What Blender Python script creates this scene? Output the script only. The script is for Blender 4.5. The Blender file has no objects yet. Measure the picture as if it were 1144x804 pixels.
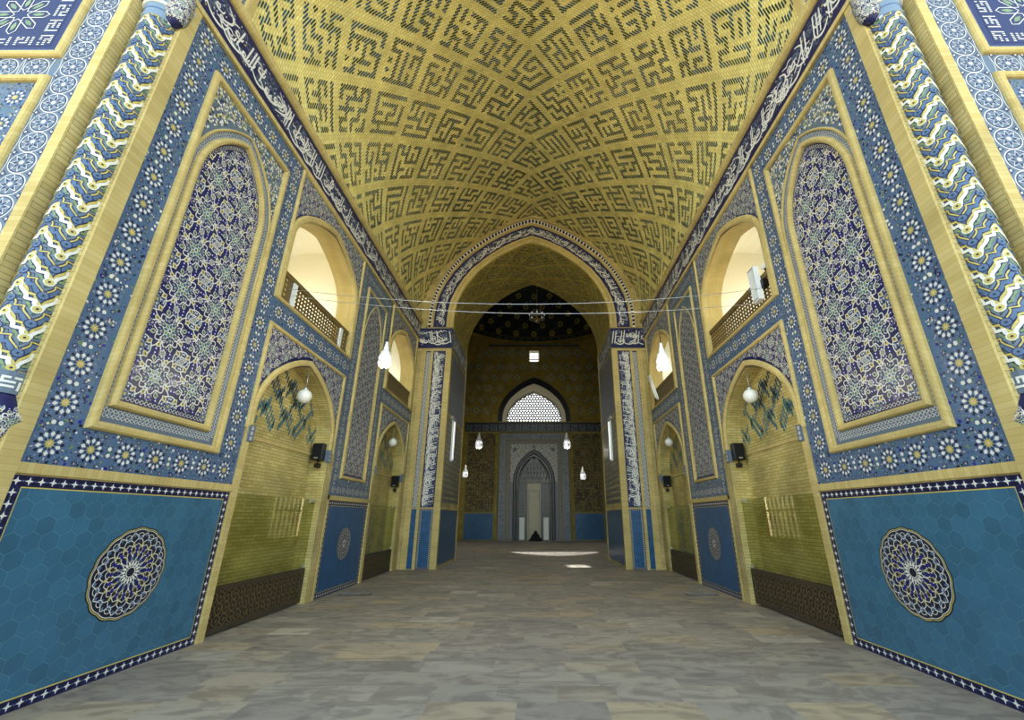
import bpy, math, random
from mathutils import Vector
from mathutils.geometry import tessellate_polygon
PI = math.pi
sin, cos = math.sin, math.cos
scn = bpy.context.scene
COL = scn.collection

# ------------------------------------------------------------------ materials
def srgb(r, g, b):
    f = lambda c: (c/255/12.92) if c/255 <= .04045 else ((c/255+.055)/1.055)**2.4
    return (f(r), f(g), f(b), 1)
MAT = {}
def nmat(name):
    m = bpy.data.materials.new(name); m.use_nodes = True
    MAT[name] = m
    nt = m.node_tree; b = nt.nodes['Principled BSDF']
    return m, nt, b
def tile(name, rgb, rough=.3, var=.12, spec=.4):
    """glazed tile: a flat glaze colour with slight mottling from piece to piece"""
    m, nt, b = nmat(name)
    geo = nt.nodes.new('ShaderNodeNewGeometry')
    tc = nt.nodes.new('ShaderNodeTexCoord')
    nz = nt.nodes.new('ShaderNodeTexNoise'); nz.inputs['Scale'].default_value = 6; nz.inputs['Detail'].default_value = 4
    nt.links.new(tc.outputs['Object'], nz.inputs['Vector'])
    ad = nt.nodes.new('ShaderNodeMath'); ad.operation = 'ADD'
    nt.links.new(geo.outputs['Random Per Island'], ad.inputs[0]); nt.links.new(nz.outputs['Fac'], ad.inputs[1])
    mr = nt.nodes.new('ShaderNodeMapRange'); mr.inputs['From Max'].default_value = 1.6; mr.inputs['From Min'].default_value = .2
    mr.inputs['To Min'].default_value = 1-var; mr.inputs['To Max'].default_value = 1+var
    nt.links.new(ad.outputs[0], mr.inputs['Value'])
    hs = nt.nodes.new('ShaderNodeHueSaturation'); hs.inputs['Color'].default_value = srgb(*rgb)
    nt.links.new(mr.outputs[0], hs.inputs['Value']); nt.links.new(hs.outputs[0], b.inputs['Base Color'])
    b.inputs['Roughness'].default_value = rough; b.inputs['Specular IOR Level'].default_value = spec
    return m
def brick(name, c1, c2, mortar, bw, rh, ms=.012, rough=.8, noise=.25, bump=.25, rot=False):
    m, nt, b = nmat(name)
    uv = nt.nodes.new('ShaderNodeUVMap')
    vec = uv.outputs[0]
    if rot:
        mp = nt.nodes.new('ShaderNodeMapping'); mp.inputs['Rotation'].default_value = (0, 0, PI/2)
        nt.links.new(vec, mp.inputs['Vector']); vec = mp.outputs[0]
    br = nt.nodes.new('ShaderNodeTexBrick')
    br.inputs['Color1'].default_value = srgb(*c1); br.inputs['Color2'].default_value = srgb(*c2); br.inputs['Mortar'].default_value = srgb(*mortar)
    br.inputs['Scale'].default_value = 1; br.inputs['Brick Width'].default_value = bw; br.inputs['Row Height'].default_value = rh
    br.inputs['Mortar Size'].default_value = ms*.5; br.inputs['Mortar Smooth'].default_value = .2
    nt.links.new(vec, br.inputs['Vector'])
    tc = nt.nodes.new('ShaderNodeTexCoord')
    nz = nt.nodes.new('ShaderNodeTexNoise'); nz.inputs['Scale'].default_value = 1.7; nz.inputs['Detail'].default_value = 8
    nt.links.new(tc.outputs['Object'], nz.inputs['Vector'])
    mr = nt.nodes.new('ShaderNodeMapRange'); mr.inputs['From Min'].default_value = .3; mr.inputs['From Max'].default_value = .7
    mr.inputs['To Min'].default_value = 1-noise; mr.inputs['To Max'].default_value = 1+noise
    nt.links.new(nz.outputs['Fac'], mr.inputs['Value'])
    hs = nt.nodes.new('ShaderNodeHueSaturation')
    nt.links.new(br.outputs['Color'], hs.inputs['Color']); nt.links.new(mr.outputs[0], hs.inputs['Value'])
    nt.links.new(hs.outputs[0], b.inputs['Base Color'])
    b.inputs['Roughness'].default_value = rough; b.inputs['Specular IOR Level'].default_value = .25
    bp = nt.nodes.new('ShaderNodeBump'); bp.inputs['Strength'].default_value = bump; bp.inputs['Distance'].default_value = .01; bp.invert = True
    nt.links.new(br.outputs['Fac'], bp.inputs['Height']); nt.links.new(bp.outputs[0], b.inputs['Normal'])
    return m
def plain(name, rgb, rough=.6, metal=0, noise=0, scale=4, emit=0):
    m, nt, b = nmat(name)
    b.inputs['Base Color'].default_value = srgb(*rgb); b.inputs['Roughness'].default_value = rough; b.inputs['Metallic'].default_value = metal
    if noise:
        tc = nt.nodes.new('ShaderNodeTexCoord')
        nz = nt.nodes.new('ShaderNodeTexNoise'); nz.inputs['Scale'].default_value = scale; nz.inputs['Detail'].default_value = 6
        nt.links.new(tc.outputs['Object'], nz.inputs['Vector'])
        mr = nt.nodes.new('ShaderNodeMapRange'); mr.inputs['To Min'].default_value = 1-noise; mr.inputs['To Max'].default_value = 1+noise
        nt.links.new(nz.outputs['Fac'], mr.inputs['Value'])
        hs = nt.nodes.new('ShaderNodeHueSaturation'); hs.inputs['Color'].default_value = srgb(*rgb)
        nt.links.new(mr.outputs[0], hs.inputs['Value']); nt.links.new(hs.outputs[0], b.inputs['Base Color'])
    if emit:
        b.inputs['Emission Color'].default_value = srgb(*rgb); b.inputs['Emission Strength'].default_value = emit
    return m
tile('azure_tile', (80, 104, 138), .45); tile('steel_tile', (98, 113, 130), .45); tile('navy_tile', (30, 32, 78), .35, .25)
tile('violet_tile', (52, 50, 140), .25, .25); tile('white_tile', (226, 222, 212), .4, .06); tile('yellow_tile', (196, 178, 92), .35, .15)
tile('green_tile', (120, 140, 96), .35, .2); tile('black_tile', (26, 28, 44), .3, .2); tile('teal_tile', (58, 112, 128), .3, .2)
tile('pink_tile', (206, 180, 170), .35); tile('paleblue_tile', (118, 138, 160), .35)
tile('hexagon_tile', (58, 102, 128), .28, .22, .5); tile('hexagon_grout', (96, 144, 156), .5, .1); tile('deep_hexagon_tile', (24, 80, 124), .28, .25, .5)
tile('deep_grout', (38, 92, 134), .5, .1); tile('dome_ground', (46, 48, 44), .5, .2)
tile('olive_tile', (120, 112, 56), .45, .2); tile('kufic_blue', (32, 76, 100), .45, .4); tile('kufic_green', (44, 64, 52), .45, .3)
brick('wall_brick', (196, 178, 122), (182, 160, 102), (150, 134, 88), .24, .062)
brick('moulding_brick', (204, 183, 122), (194, 170, 106), (174, 150, 90), .06, .6, .004, noise=.14, bump=.1)
brick('vault_brick', (240, 226, 150), (230, 210, 128), (192, 176, 104), .13, .055, .012, rot=True, noise=.15, bump=.4)
brick('soffit_brick', (206, 188, 104), (190, 166, 78), (150, 132, 62), .13, .055, .012, noise=.2)
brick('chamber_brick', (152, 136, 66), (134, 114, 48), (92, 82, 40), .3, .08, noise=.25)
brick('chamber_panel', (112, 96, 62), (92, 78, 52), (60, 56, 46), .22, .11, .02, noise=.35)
brick('niche_brick', (198, 182, 120), (180, 160, 92), (150, 134, 80), .22, .058)
plain('plaster', (238, 234, 216), .8, 0, .05, 1); plain('dark_wood', (66, 54, 40), .6, 0, .2, 12); plain('rail_wood', (112, 92, 52), .55, 0, .2, 10)
plain('black_plastic', (16, 16, 18), .4); plain('silver_metal', (200, 200, 200), .3, .8); plain('white_plastic', (240, 240, 236), .4)
plain('glass_bulb', (250, 250, 250), .25, 0, 0, 4, .6); plain('opal_glass', (240, 238, 228), .3); plain('black_cloth', (10, 10, 12), .9)
plain('grey_marble', (150, 148, 150), .35, 0, .3, 3); plain('dark_marble', (42, 44, 54), .35, 0, .3, 4); plain('cream_marble', (176, 166, 138), .4, 0, .25, 5)
plain('grey_plaster', (112, 114, 122), .5, 0, .2, 3); plain('cable_black', (40, 36, 30), .5); plain('gold_metal', (220, 190, 110), .3, .6)
plain('courtyard_stone', (196, 186, 164), .9, 0, .1, .5); plain('crystal', (235, 235, 225), .1); plain('skin', (170, 128, 100), .5)
plain('dark_groove', (40, 38, 34), .9)

def glass_mat():
    m, nt, b = nmat('green_glass')
    nt.nodes.remove(b); out = nt.nodes['Material Output']
    tr = nt.nodes.new('ShaderNodeBsdfTransparent'); tr.inputs[0].default_value = (.86, .88, .78, 1)
    gl = nt.nodes.new('ShaderNodeBsdfGlossy'); gl.inputs['Roughness'].default_value = .02
    fc = nt.nodes.new('ShaderNodeLayerWeight'); pw = nt.nodes.new('ShaderNodeMath'); pw.operation = 'POWER'; pw.inputs[1].default_value = 4
    nt.links.new(fc.outputs['Facing'], pw.inputs[0])
    fr = nt.nodes.new('ShaderNodeMath'); fr.operation = 'MULTIPLY_ADD'; fr.inputs[1].default_value = .35; fr.inputs[2].default_value = .016
    nt.links.new(pw.outputs[0], fr.inputs[0])
    mx = nt.nodes.new('ShaderNodeMixShader')
    nt.links.new(fr.outputs[0], mx.inputs[0]); nt.links.new(tr.outputs[0], mx.inputs[1]); nt.links.new(gl.outputs[0], mx.inputs[2])
    nt.links.new(mx.outputs[0], out.inputs[0])
glass_mat()
def dimming_glass(name, t):
    m, nt, b = nmat(name); nt.nodes.remove(b)
    tr = nt.nodes.new('ShaderNodeBsdfTransparent'); tr.inputs[0].default_value = (t, t*1.02, t*1.04, 1)
    nt.links.new(tr.outputs[0], nt.nodes['Material Output'].inputs[0])
dimming_glass('sky_dimming_glass', .22); dimming_glass('dim_glass', .3)  # clear darkening panes, added to dim the sky in the chamber windows
def floor_mat():
    m, nt, b = nmat('marble_slabs')
    uv = nt.nodes.new('ShaderNodeUVMap')
    wn = nt.nodes.new('ShaderNodeTexBrick')
    wn.offset = .37; wn.squash = .72; wn.squash_frequency = 3
    wn.inputs['Scale'].default_value = 1; wn.inputs['Brick Width'].default_value = .82; wn.inputs['Row Height'].default_value = .4
    wn.inputs['Mortar Size'].default_value = .0035; wn.inputs['Bias'].default_value = -.05
    wn.inputs['Color1'].default_value = (0, 0, 0, 1); wn.inputs['Color2'].default_value = (1, 1, 1, 1); wn.inputs['Mortar'].default_value = (.25, .25, .25, 1)
    nt.links.new(uv.outputs[0], wn.inputs['Vector'])
    cr = nt.nodes.new('ShaderNodeValToRGB'); e = cr.color_ramp.elements
    e[0].position = 0; e[0].color = srgb(158, 146, 128)
    e[1].position = 1; e[1].color = srgb(220, 206, 176)
    for p, c in ((.3, (176, 162, 140)), (.55, (160, 149, 130)), (.75, (190, 168, 132)), (.88, (172, 160, 140))):
        q = e.new(p); q.color = srgb(*c)
    nt.links.new(wn.outputs['Color'], cr.inputs[0])
    # grey veins running through the slabs, shifted per slab
    mp = nt.nodes.new('ShaderNodeVectorMath'); mp.operation = 'MULTIPLY_ADD'; mp.inputs[1].default_value = (1.2, 2.6, 1)
    sc = nt.nodes.new('ShaderNodeVectorMath'); sc.operation = 'SCALE'; sc.inputs['Scale'].default_value = 9
    nt.links.new(wn.outputs['Color'], sc.inputs[0])
    nt.links.new(uv.outputs[0], mp.inputs[0]); nt.links.new(sc.outputs[0], mp.inputs[2])
    nz = nt.nodes.new('ShaderNodeTexNoise'); nz.inputs['Scale'].default_value = 1.3; nz.inputs['Detail'].default_value = 9; nz.inputs['Roughness'].default_value = .62; nz.inputs['Distortion'].default_value = 1.6
    nt.links.new(mp.outputs[0], nz.inputs['Vector'])
    vr = nt.nodes.new('ShaderNodeValToRGB'); v = vr.color_ramp.elements
    v[0].position = .38; v[0].color = (.62, .61, .62, 1); v[1].position = .62; v[1].color = (1.12, 1.12, 1.1, 1)
    q = v.new(.5); q.color = (.96, .96, .96, 1); q = v.new(.47); q.color = (.78, .77, .78, 1)
    nt.links.new(nz.outputs['Fac'], vr.inputs[0])
    mx = nt.nodes.new('ShaderNodeMix'); mx.data_type = 'RGBA'; mx.blend_type = 'MULTIPLY'; mx.inputs[0].default_value = .8
    nt.links.new(cr.outputs[0], mx.inputs[6]); nt.links.new(vr.outputs[0], mx.inputs[7]); nt.links.new(mx.outputs[2], b.inputs['Base Color'])
    b.inputs['Roughness'].default_value = .55; b.inputs['Specular IOR Level'].default_value = .3
floor_mat()

# ------------------------------------------------------------------ helpers
def link(o, parent=None):
    COL.objects.link(o)
    if parent is not None: o.parent = parent
    return o
def tag(o, label=None, cat=None, group=None, kind=None):
    if label: o['label'] = label
    if cat: o['category'] = cat
    if group: o['group'] = group
    if kind: o['kind'] = kind
    return o
def thing(name, label, cat, loc=(0, 0, 0), group=None):
    o = bpy.data.objects.new(name, None); link(o); o.location = loc; o.empty_display_size = .1
    return tag(o, label, cat, group)
def mesh_obj(name, verts, faces, mats, midx=None, uvs=None, parent=None, smooth=False, off=(0, 0, 0)):
    me = bpy.data.meshes.new(name)
    me.from_pydata([(v[0]-off[0], v[1]-off[1], v[2]-off[2]) for v in verts], [], faces)
    for m in mats: me.materials.append(MAT[m])
    if midx: me.polygons.foreach_set('material_index', midx)
    if uvs is not None:
        l = me.uv_layers.new(name='UVMap'); l.data.foreach_set('uv', uvs)
    if smooth: me.polygons.foreach_set('use_smooth', [True]*len(faces))
    me.update()
    o = bpy.data.objects.new(name, me)
    link(o, parent)
    return o
def P0(parent):
    x = [0, 0, 0]
    while parent is not None:
        for k in range(3): x[k] += parent.location[k]
        parent = parent.parent
    return tuple(x)

class Pat:
    """flat pieces (tiles, inlays) gathered in a surface's own metres (u, v) and depth d, mapped onto it as one mesh"""
    def __init__(s): s.f = []
    def poly(s, m, pts, d=0):
        if d > 0: d += (len(s.f)*7 % 17)*2.5e-5      # inlays never lie in exactly one plane
        s.f.append((m, [(p[0], p[1], d) for p in pts]))
    def poly3(s, m, pts): s.f.append((m, pts))
    def rect(s, m, u0, v0, u1, v1, d=0): s.poly(m, [(u0, v0), (u1, v0), (u1, v1), (u0, v1)], d)
    def ngon(s, m, cu, cv, r, n, a=0, d=0, ry=None):
        s.poly(m, [(cu+r*cos(a+2*PI*k/n), cv+(ry or r)*sin(a+2*PI*k/n)) for k in range(n)], d)
    def star(s, m, cu, cv, r1, r2, n, a=0, d=0):
        s.poly(m, [(cu+(r1 if k % 2 == 0 else r2)*cos(a+PI*k/n), cv+(r1 if k % 2 == 0 else r2)*sin(a+PI*k/n)) for k in range(2*n)], d)
    def kite(s, m, cu, cv, a, r0, r1, w, d=0, t=.5):
        ca, sa = cos(a), sin(a); rm = r0+(r1-r0)*t
        s.poly(m, [(cu+r0*ca, cv+r0*sa), (cu+rm*ca-w*sa, cv+rm*sa+w*ca), (cu+r1*ca, cv+r1*sa), (cu+rm*ca+w*sa, cv+rm*sa-w*ca)], d)
    def leaf(s, m, cu, cv, a, L, w, d=0):
        ca, sa = cos(a), sin(a); q = []
        for t, x in ((0, 0), (.25, .7), (.5, 1), (.75, .7), (1, 0), (.75, -.7), (.5, -1), (.25, -.7)):
            q.append((cu+L*t*ca-w*x*sa, cv+L*t*sa+w*x*ca))
        s.poly(m, q, d)
    def ribbon(s, m, pts, w, d=0, closed=False, keep=None):
        n = len(pts)
        if n < 2: return
        L = []
        for i in range(n):
            a = pts[i-1] if (i > 0 or closed) else pts[i]; b = pts[(i+1) % n] if (i < n-1 or closed) else pts[i]
            dx, dy = b[0]-a[0], b[1]-a[1]; l = math.hypot(dx, dy) or 1
            ww = w[i] if isinstance(w, (list, tuple)) else w
            L.append((pts[i][0]-dy/l*ww/2, pts[i][1]+dx/l*ww/2, pts[i][0]+dy/l*ww/2, pts[i][1]-dx/l*ww/2))
        for i in range(n if closed else n-1):
            a, b = L[i], L[(i+1) % n]
            if keep and not (keep(pts[i][0], pts[i][1]) and keep(pts[(i+1) % n][0], pts[(i+1) % n][1])): continue
            s.poly(m, [(a[0], a[1]), (b[0], b[1]), (b[2], b[3]), (a[2], a[3])], d)
    def area(s, m, outer, holes=(), d=0):
        loops = [[Vector((p[0], p[1], 0)) for p in outer]]+[[Vector((p[0], p[1], 0)) for p in h] for h in holes]
        flat = [p for l in loops for p in l]
        for t in tessellate_polygon(loops):
            s.poly(m, [(flat[i].x, flat[i].y) for i in t], d)
    def sweep(s, m, path, w, h, closed=False, base=0, prof=None):
        """moulding along a path: rounded raised profile of width w, height h"""
        prof = prof or [(-.5, 0), (-.46, .55), (-.3, .92), (-.1, 1), (.1, 1), (.3, .92), (.46, .55), (.5, 0)]
        n = len(path); R = []; Ls = [0]
        for i in range(n):
            p = Vector(path[i]); 
            a = Vector(path[i-1]) if (i > 0 or closed) else None; b = Vector(path[(i+1) % n]) if (i < n-1 or closed) else None
            d1 = (p-a).normalized() if a is not None else (b-p).normalized(); d2 = (b-p).normalized() if b is not None else d1
            n1, n2 = Vector((-d1.y, d1.x)), Vector((-d2.y, d2.x)); mt = n1+n2
            if mt.length < .2: mt = n1.copy(); k = 1
            else: mt.normalize(); k = min(1/max(mt.dot(n1), .3), 2.2)
            R.append([(p.x+mt.x*q*w*k, p.y+mt.y*q*w*k, base+hh*h) for q, hh in prof])
            if i: Ls.append(Ls[-1]+(Vector(path[i])-Vector(path[i-1])).length)
        for i in range(n if closed else n-1):
            A, B = R[i], R[(i+1) % n]; u0 = Ls[i]; u1 = Ls[i+1] if i+1 < n else u0+(Vector(path[0])-Vector(path[-1])).length
            for j in range(len(prof)-1):
                s.f.append((m, [A[j], B[j], B[j+1], A[j+1]], [(u0, prof[j][0]*w), (u1, prof[j][0]*w), (u1, prof[j+1][0]*w), (u0, prof[j+1][0]*w)]))
        if not closed:
            s.f.append((m, R[0])); s.f.append((m, R[-1]))
    def wallstrip(s, m, path, d0, d1, closed=False, nd=1):
        """surface standing on a path between two depths (jambs, soffits)"""
        L = 0; n = len(path)
        for i in range(n if closed else n-1):
            a, b = path[i], path[(i+1) % n]; l = math.hypot(b[0]-a[0], b[1]-a[1])
            for k in range(nd):
                e0, e1 = d0+(d1-d0)*k/nd, d0+(d1-d0)*(k+1)/nd
                s.f.append((m, [(a[0], a[1], e0), (b[0], b[1], e0), (b[0], b[1], e1), (a[0], a[1], e1)], [(e0, L), (e0, L+l), (e1, L+l), (e1, L)]))
            L += l
    def box(s, m, u0, v0, d0, u1, v1, d1):
        c = [(u, v, d) for d in (d0, d1) for v in (v0, v1) for u in (u0, u1)]
        for q in ((0, 1, 3, 2), (4, 6, 7, 5), (0, 4, 5, 1), (2, 3, 7, 6), (0, 2, 6, 4), (1, 5, 7, 3)):
            sw = abs(v1-v0) > abs(u1-u0)
            s.f.append((m, [c[i] for i in q], [((c[i][1]+c[i][2], c[i][0]+c[i][2]) if sw else (c[i][0]+c[i][2], c[i][1]+c[i][2])) for i in q]))
    def build(s, M, name, parent=None, smooth=False, lift=None):
        if lift is None: lift = .002 if parent is not None else 0
        V = []; F = []; mi = []; uv = []; mats = []
        for f in s.f:
            m, pts = f[0], f[1]
            if m not in mats: mats.append(m)
            i0 = len(V); V += [M(p[0], p[1], p[2]+lift) for p in pts]; F.append(tuple(range(i0, i0+len(pts)))); mi.append(mats.index(m))
            for q in (f[2] if len(f) > 2 else pts): uv += [q[0], q[1]]
        return mesh_obj(name, V, F, mats, mi, uv, parent, smooth, P0(parent))

class Solid:
    """closed 3-D pieces gathered into one mesh"""
    def __init__(s): s.V = []; s.F = []; s.m = []; s.mats = []; s.sm = []
    def add(s, V, F, m, sm=False):
        if m not in s.mats: s.mats.append(m)
        i0 = len(s.V); s.V += V; s.F += [tuple(i+i0 for i in f) for f in F]; s.m += [s.mats.index(m)]*len(F); s.sm += [sm]*len(F)
    def box(s, m, a, b, bev=0):
        x0, y0, z0 = a; x1, y1, z1 = b
        if bev:
            x0, x1 = min(x0, x1), max(x0, x1); y0, y1 = min(y0, y1), max(y0, y1); z0, z1 = min(z0, z1), max(z0, z1)
            k = bev; V = []; rows = []
            for z, e in ((z0, k), (z0+k, 0), (z1-k, 0), (z1, k)):
                q = [(x0+e+k, y0+e), (x1-e-k, y0+e), (x1-e, y0+e+k), (x1-e, y1-e-k), (x1-e-k, y1-e), (x0+e+k, y1-e), (x0+e, y1-e-k), (x0+e, y0+e+k)]
                V += [(p[0], p[1], z) for p in q]
            F = [tuple(range(7, -1, -1)), tuple(range(24, 32))]
            for r in range(3):
                for i in range(8): F.append((r*8+i, r*8+(i+1) % 8, r*8+8+(i+1) % 8, r*8+8+i))
            s.add(V, F, m); return
        V = [(x, y, z) for z in (z0, z1) for y in (y0, y1) for x in (x0, x1)]
        s.add(V, [(0, 2, 3, 1), (4, 5, 7, 6), (0, 1, 5, 4), (2, 6, 7, 3), (0, 4, 6, 2), (1, 3, 7, 5)], m)
    def lathe(s, m, c, prof, n=20, axis='z'):
        V = []; F = []
        for r, h in prof:
            for k in range(n):
                a = 2*PI*k/n
                p = (r*cos(a), r*sin(a), h)
                if axis == 'x': p = (h, r*cos(a), r*sin(a))
                if axis == 'y': p = (r*cos(a), h, r*sin(a))
                V.append((c[0]+p[0], c[1]+p[1], c[2]+p[2]))
        for j in range(len(prof)-1):
            for k in range(n): F.append((j*n+k, j*n+(k+1) % n, (j+1)*n+(k+1) % n, (j+1)*n+k))
        F.append(tuple(range(n-1, -1, -1))); F.append(tuple(range((len(prof)-1)*n, len(prof)*n)))
        s.add(V, F, m, True)
    def tube(s, m, pts, r, n=8):
        V = []; F = []
        for i, p in enumerate(pts):
            p = Vector(p); a = Vector(pts[max(i-1, 0)]); b = Vector(pts[min(i+1, len(pts)-1)]); t = (b-a).normalized()
            u = t.cross(Vector((0, 0, 1)));
            if u.length < .01: u = t.cross(Vector((1, 0, 0)))
            u.normalize(); w = t.cross(u)
            rr = r[i] if isinstance(r, (list, tuple)) else r
            V += [tuple(p+u*rr*cos(2*PI*k/n)+w*rr*sin(2*PI*k/n)) for k in range(n)]
        for j in range(len(pts)-1):
            for k in range(n): F.append((j*n+k, j*n+(k+1) % n, (j+1)*n+(k+1) % n, (j+1)*n+k))
        F.append(tuple(range(n-1, -1, -1))); F.append(tuple(range((len(pts)-1)*n, len(pts)*n)))
        s.add(V, F, m, True)
    def build(s, name, parent=None):
        o = mesh_obj(name, s.V, s.F, s.mats, s.m, None, parent, False, P0(parent))
        o.data.polygons.foreach_set('use_smooth', s.sm)
        return o

# pointed four-centred arch, from the measured curve of the great arch
APROF = [(1, 0), (.998, .10), (.99, .185), (.965, .29), (.91, .402), (.83, .52), (.73, .628), (.61, .72), (.487, .803), (.36, .872), (.234, .928), (.11, .972), (0, 1)]
def arch(c, half, zs, za, z0=None):
    """open path: (foot) left spring, apex, right spring (foot)"""
    p = [(c-half*x, zs+(za-zs)*z) for x, z in APROF]; p += [(2*c-q[0], q[1]) for q in reversed(p[:-1])]
    if z0 is not None: p = [(p[0][0], z0)]+p+[(p[-1][0], z0)]
    return p
def inside_arch(c, half, zs, za, z0):
    def k(u, v):
        if v < z0 or abs(u-c) > half: return False
        if v <= zs: return True
        t = (v-zs)/(za-zs)
        if t >= 1: return False
        for a, b in zip(APROF, APROF[1:]):
            if a[1] <= t <= b[1]: return abs(u-c) < half*(a[0]+(b[0]-a[0])*(t-a[1])/(b[1]-a[1]))
        return False
    return k
def rectpath(u0, v0, u1, v1): return [(u0, v0), (u1, v0), (u1, v1), (u0, v1)]

# ------------------------------------------------------------------ tile patterns
def girih_star(P, u, v, c, rnd, links=(1, 1)):
    """ten-pointed rosette of white petals round a yellow star, cell size c"""
    s = c/.4
    P.ngon('steel_tile', u, v, .172*s, 10, PI/10, .0018); P.ngon('azure_tile', u, v, .166*s, 10, PI/10, .0022)
    for k in range(10):
        a = k*PI/5; P.kite('green_tile' if k % 2 else 'teal_tile', u, v, a, .172*s, .2*s, .014*s, .003); P.ngon('black_tile', u+.185*s*cos(a+PI/10), v+.185*s*sin(a+PI/10), .0075*s, 5, 0, .004)
    for k in range(10):
        a = PI/2+k*PI/5
        P.kite('white_tile', u, v, a, .062*s, .118*s, .021*s, .004, .55)
        P.kite('black_tile', u, v, a+PI/10, .092*s, .142*s, .017*s, .004, .6)
        P.kite('black_tile', u, v, a+PI/10, .040*s, .070*s, .009*s, .004, .6)
        P.kite('pink_tile' if k % 2 else 'paleblue_tile', u, v, a, .128*s, .162*s, .008*s, .004)
    P.star('yellow_tile', u, v, .05*s, .028*s, 10, PI/2, .005)
    P.ngon('pink_tile', u, v, .012*s, 8, 0, .006)
    for sx, sy in ((1, 1), (1, -1), (-1, 1), (-1, -1)):
        fu, fv = u+sx*.115*s, v+sy*.155*s
        for k in range(5): P.ngon('black_tile', fu+.023*s*cos(k*1.2566+.3), fv+.023*s*sin(k*1.2566+.3), .0085*s, 4, k, .004)
        P.ngon('pink_tile', fu, fv, .009*s, 6, 0, .004)
    # pairs of white hexagons to the next star, up and sideways
    for (dx, dy), on in (((0, .2), links[1]), ((.2, 0), links[0])):
        if not on: continue
        for t in (-1, 1):
            P.ngon('white_tile', u+dx*s+t*(.034*s if dy else .0), v+dy*s+t*(.034*s if dx else 0), .024*s, 6, PI/6, .004)
def star_region(P, u0, v0, u1, v1, base='azure_tile', seed=1):
    """azure ground with scattered small tiles filling the strips round the stars"""
    rnd = random.Random(seed); P.rect(base, u0, v0, u1, v1, .0)
    n = int((u1-u0)*(v1-v0)*480)
    for i in range(n):
        u = rnd.uniform(u0+.015, u1-.015); v = rnd.uniform(v0+.015, v1-.015)
        P.ngon(rnd.choice(['steel_tile', 'steel_tile', 'green_tile', 'teal_tile', 'black_tile', 'navy_tile', 'violet_tile', 'white_tile']), u, v, rnd.choice([.009, .013, .02]), rnd.choice([4, 5, 6]), rnd.random()*3, .001)
def stars_line(P, u, v, du, dv, n, c=.4, seed=0):
    rnd = random.Random(seed)
    for i in range(n): girih_star(P, u+du*i, v+dv*i, c, rnd, (1 if du else 0, 1 if dv else 0))
def knot_band(P, path, w, pitch, closed=False, d=.002, c1='steel_tile', c2='white_tile', c3='navy_tile'):
    """narrow border of small interlaced stars along a path"""
    n = len(path)
    if w > .085:
        w *= .56; pitch *= .56
        for i in range(n if closed else n-1):
            a, b = path[i], path[(i+1) % n]; L = math.hypot(b[0]-a[0], b[1]-a[1]) or 1; ox, oy = -(b[1]-a[1])/L*w*.5, (b[0]-a[0])/L*w*.5
            for sg in (-1, 1): knot_band(P, [(a[0]+ox*sg, a[1]+oy*sg), (b[0]+ox*sg, b[1]+oy*sg)], w, pitch, False, d, c1, c2, c3)
        return
    for i in range(n if closed else n-1):
        a, b = path[i], path[(i+1) % n]; L = math.hypot(b[0]-a[0], b[1]-a[1]); m = max(1, round(L/pitch))
        for k in range(m):
            t = (k+.5)/m; u, v = a[0]+(b[0]-a[0])*t, a[1]+(b[1]-a[1])*t
            P.star(c2, u, v, w*.48, w*.36, 6, 0, d); P.star(c1, u, v, w*.38, w*.24, 6, 0, d+.0015); P.ngon(c3, u, v, w*.09, 6, 0, d+.003)
            if k: 
                t = k/m; u, v = a[0]+(b[0]-a[0])*t, a[1]+(b[1]-a[1])*t; P.ngon(c2, u, v, w*.13, 4, 0, d+.001)
def star_border(P, u0, v0, u1, v1, w=.1):
    """dado border: white four-point stars between navy squares"""
    P.rect('navy_tile', u0, v0, u1, v0+w); P.rect('navy_tile', u0, v1-w, u1, v1); P.rect('navy_tile', u0, v0+w, u0+w, v1-w); P.rect('navy_tile', u1-w, v0+w, u1, v1-w)
    h = w/2
    def run(a, b):
        L = math.hypot(b[0]-a[0], b[1]-a[1]); n = max(1, round(L/w)); ux, uy = (b[0]-a[0])/L, (b[1]-a[1])/L
        for k in range(n+1):
            u, v = a[0]+ux*L*k/n, a[1]+uy*L*k/n
            P.star('white_tile', u, v, w*.38, w*.13, 4, 0, .003)
            if k < n:
                cu, cv = u+ux*L/n/2, v+uy*L/n/2
                for s in (-1, 1): P.ngon('black_tile', cu-uy*s*w*.27, cv+ux*s*w*.27, w*.23, 4, 0, .002)
                P.ngon('azure_tile', cu, cv, w*.1, 4, 0, .003)
    run((u0+h, v0+h), (u1-h, v0+h)); run((u0+h, v1-h), (u1-h, v1-h)); run((u0+h, v0+h*3), (u0+h, v1-h*3)); run((u1-h, v0+h*3), (u1-h, v1-h*3))
    ol = .014
    P.ribbon('yellow_tile', rectpath(u0+w+.005, v0+w+.005, u1-w-.005, v1-w-.005), ol, .0035, True)
def hexes(P, u0, v0, u1, v1, a, m, grout, seed=3):
    P.rect(grout, u0, v0, u1, v1, 0)
    dx, dy = a, a*math.sqrt(3)/2; r = a/math.sqrt(3)*.975; j = 0; v = v0
    while v-r < v1:
        u = u0+(dx/2 if j % 2 else 0)
        while u-r < u1:
            q = [(min(max(u+r*cos(PI/6+k*PI/3), u0), u1), min(max(v+r*sin(PI/6+k*PI/3), v0), v1)) for k in range(6)]
            A = abs(sum(q[i][0]*q[(i+1) % 6][1]-q[(i+1) % 6][0]*q[i][1] for i in range(6)))/2
            if A > 1e-4:
                z = []
                for p in q:
                    if not z or (abs(p[0]-z[-1][0])+abs(p[1]-z[-1][1])) > 1e-6: z.append(p)
                if len(z) > 2: P.poly(m, z, .002)
            u += dx
        v += dy; j += 1
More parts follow.
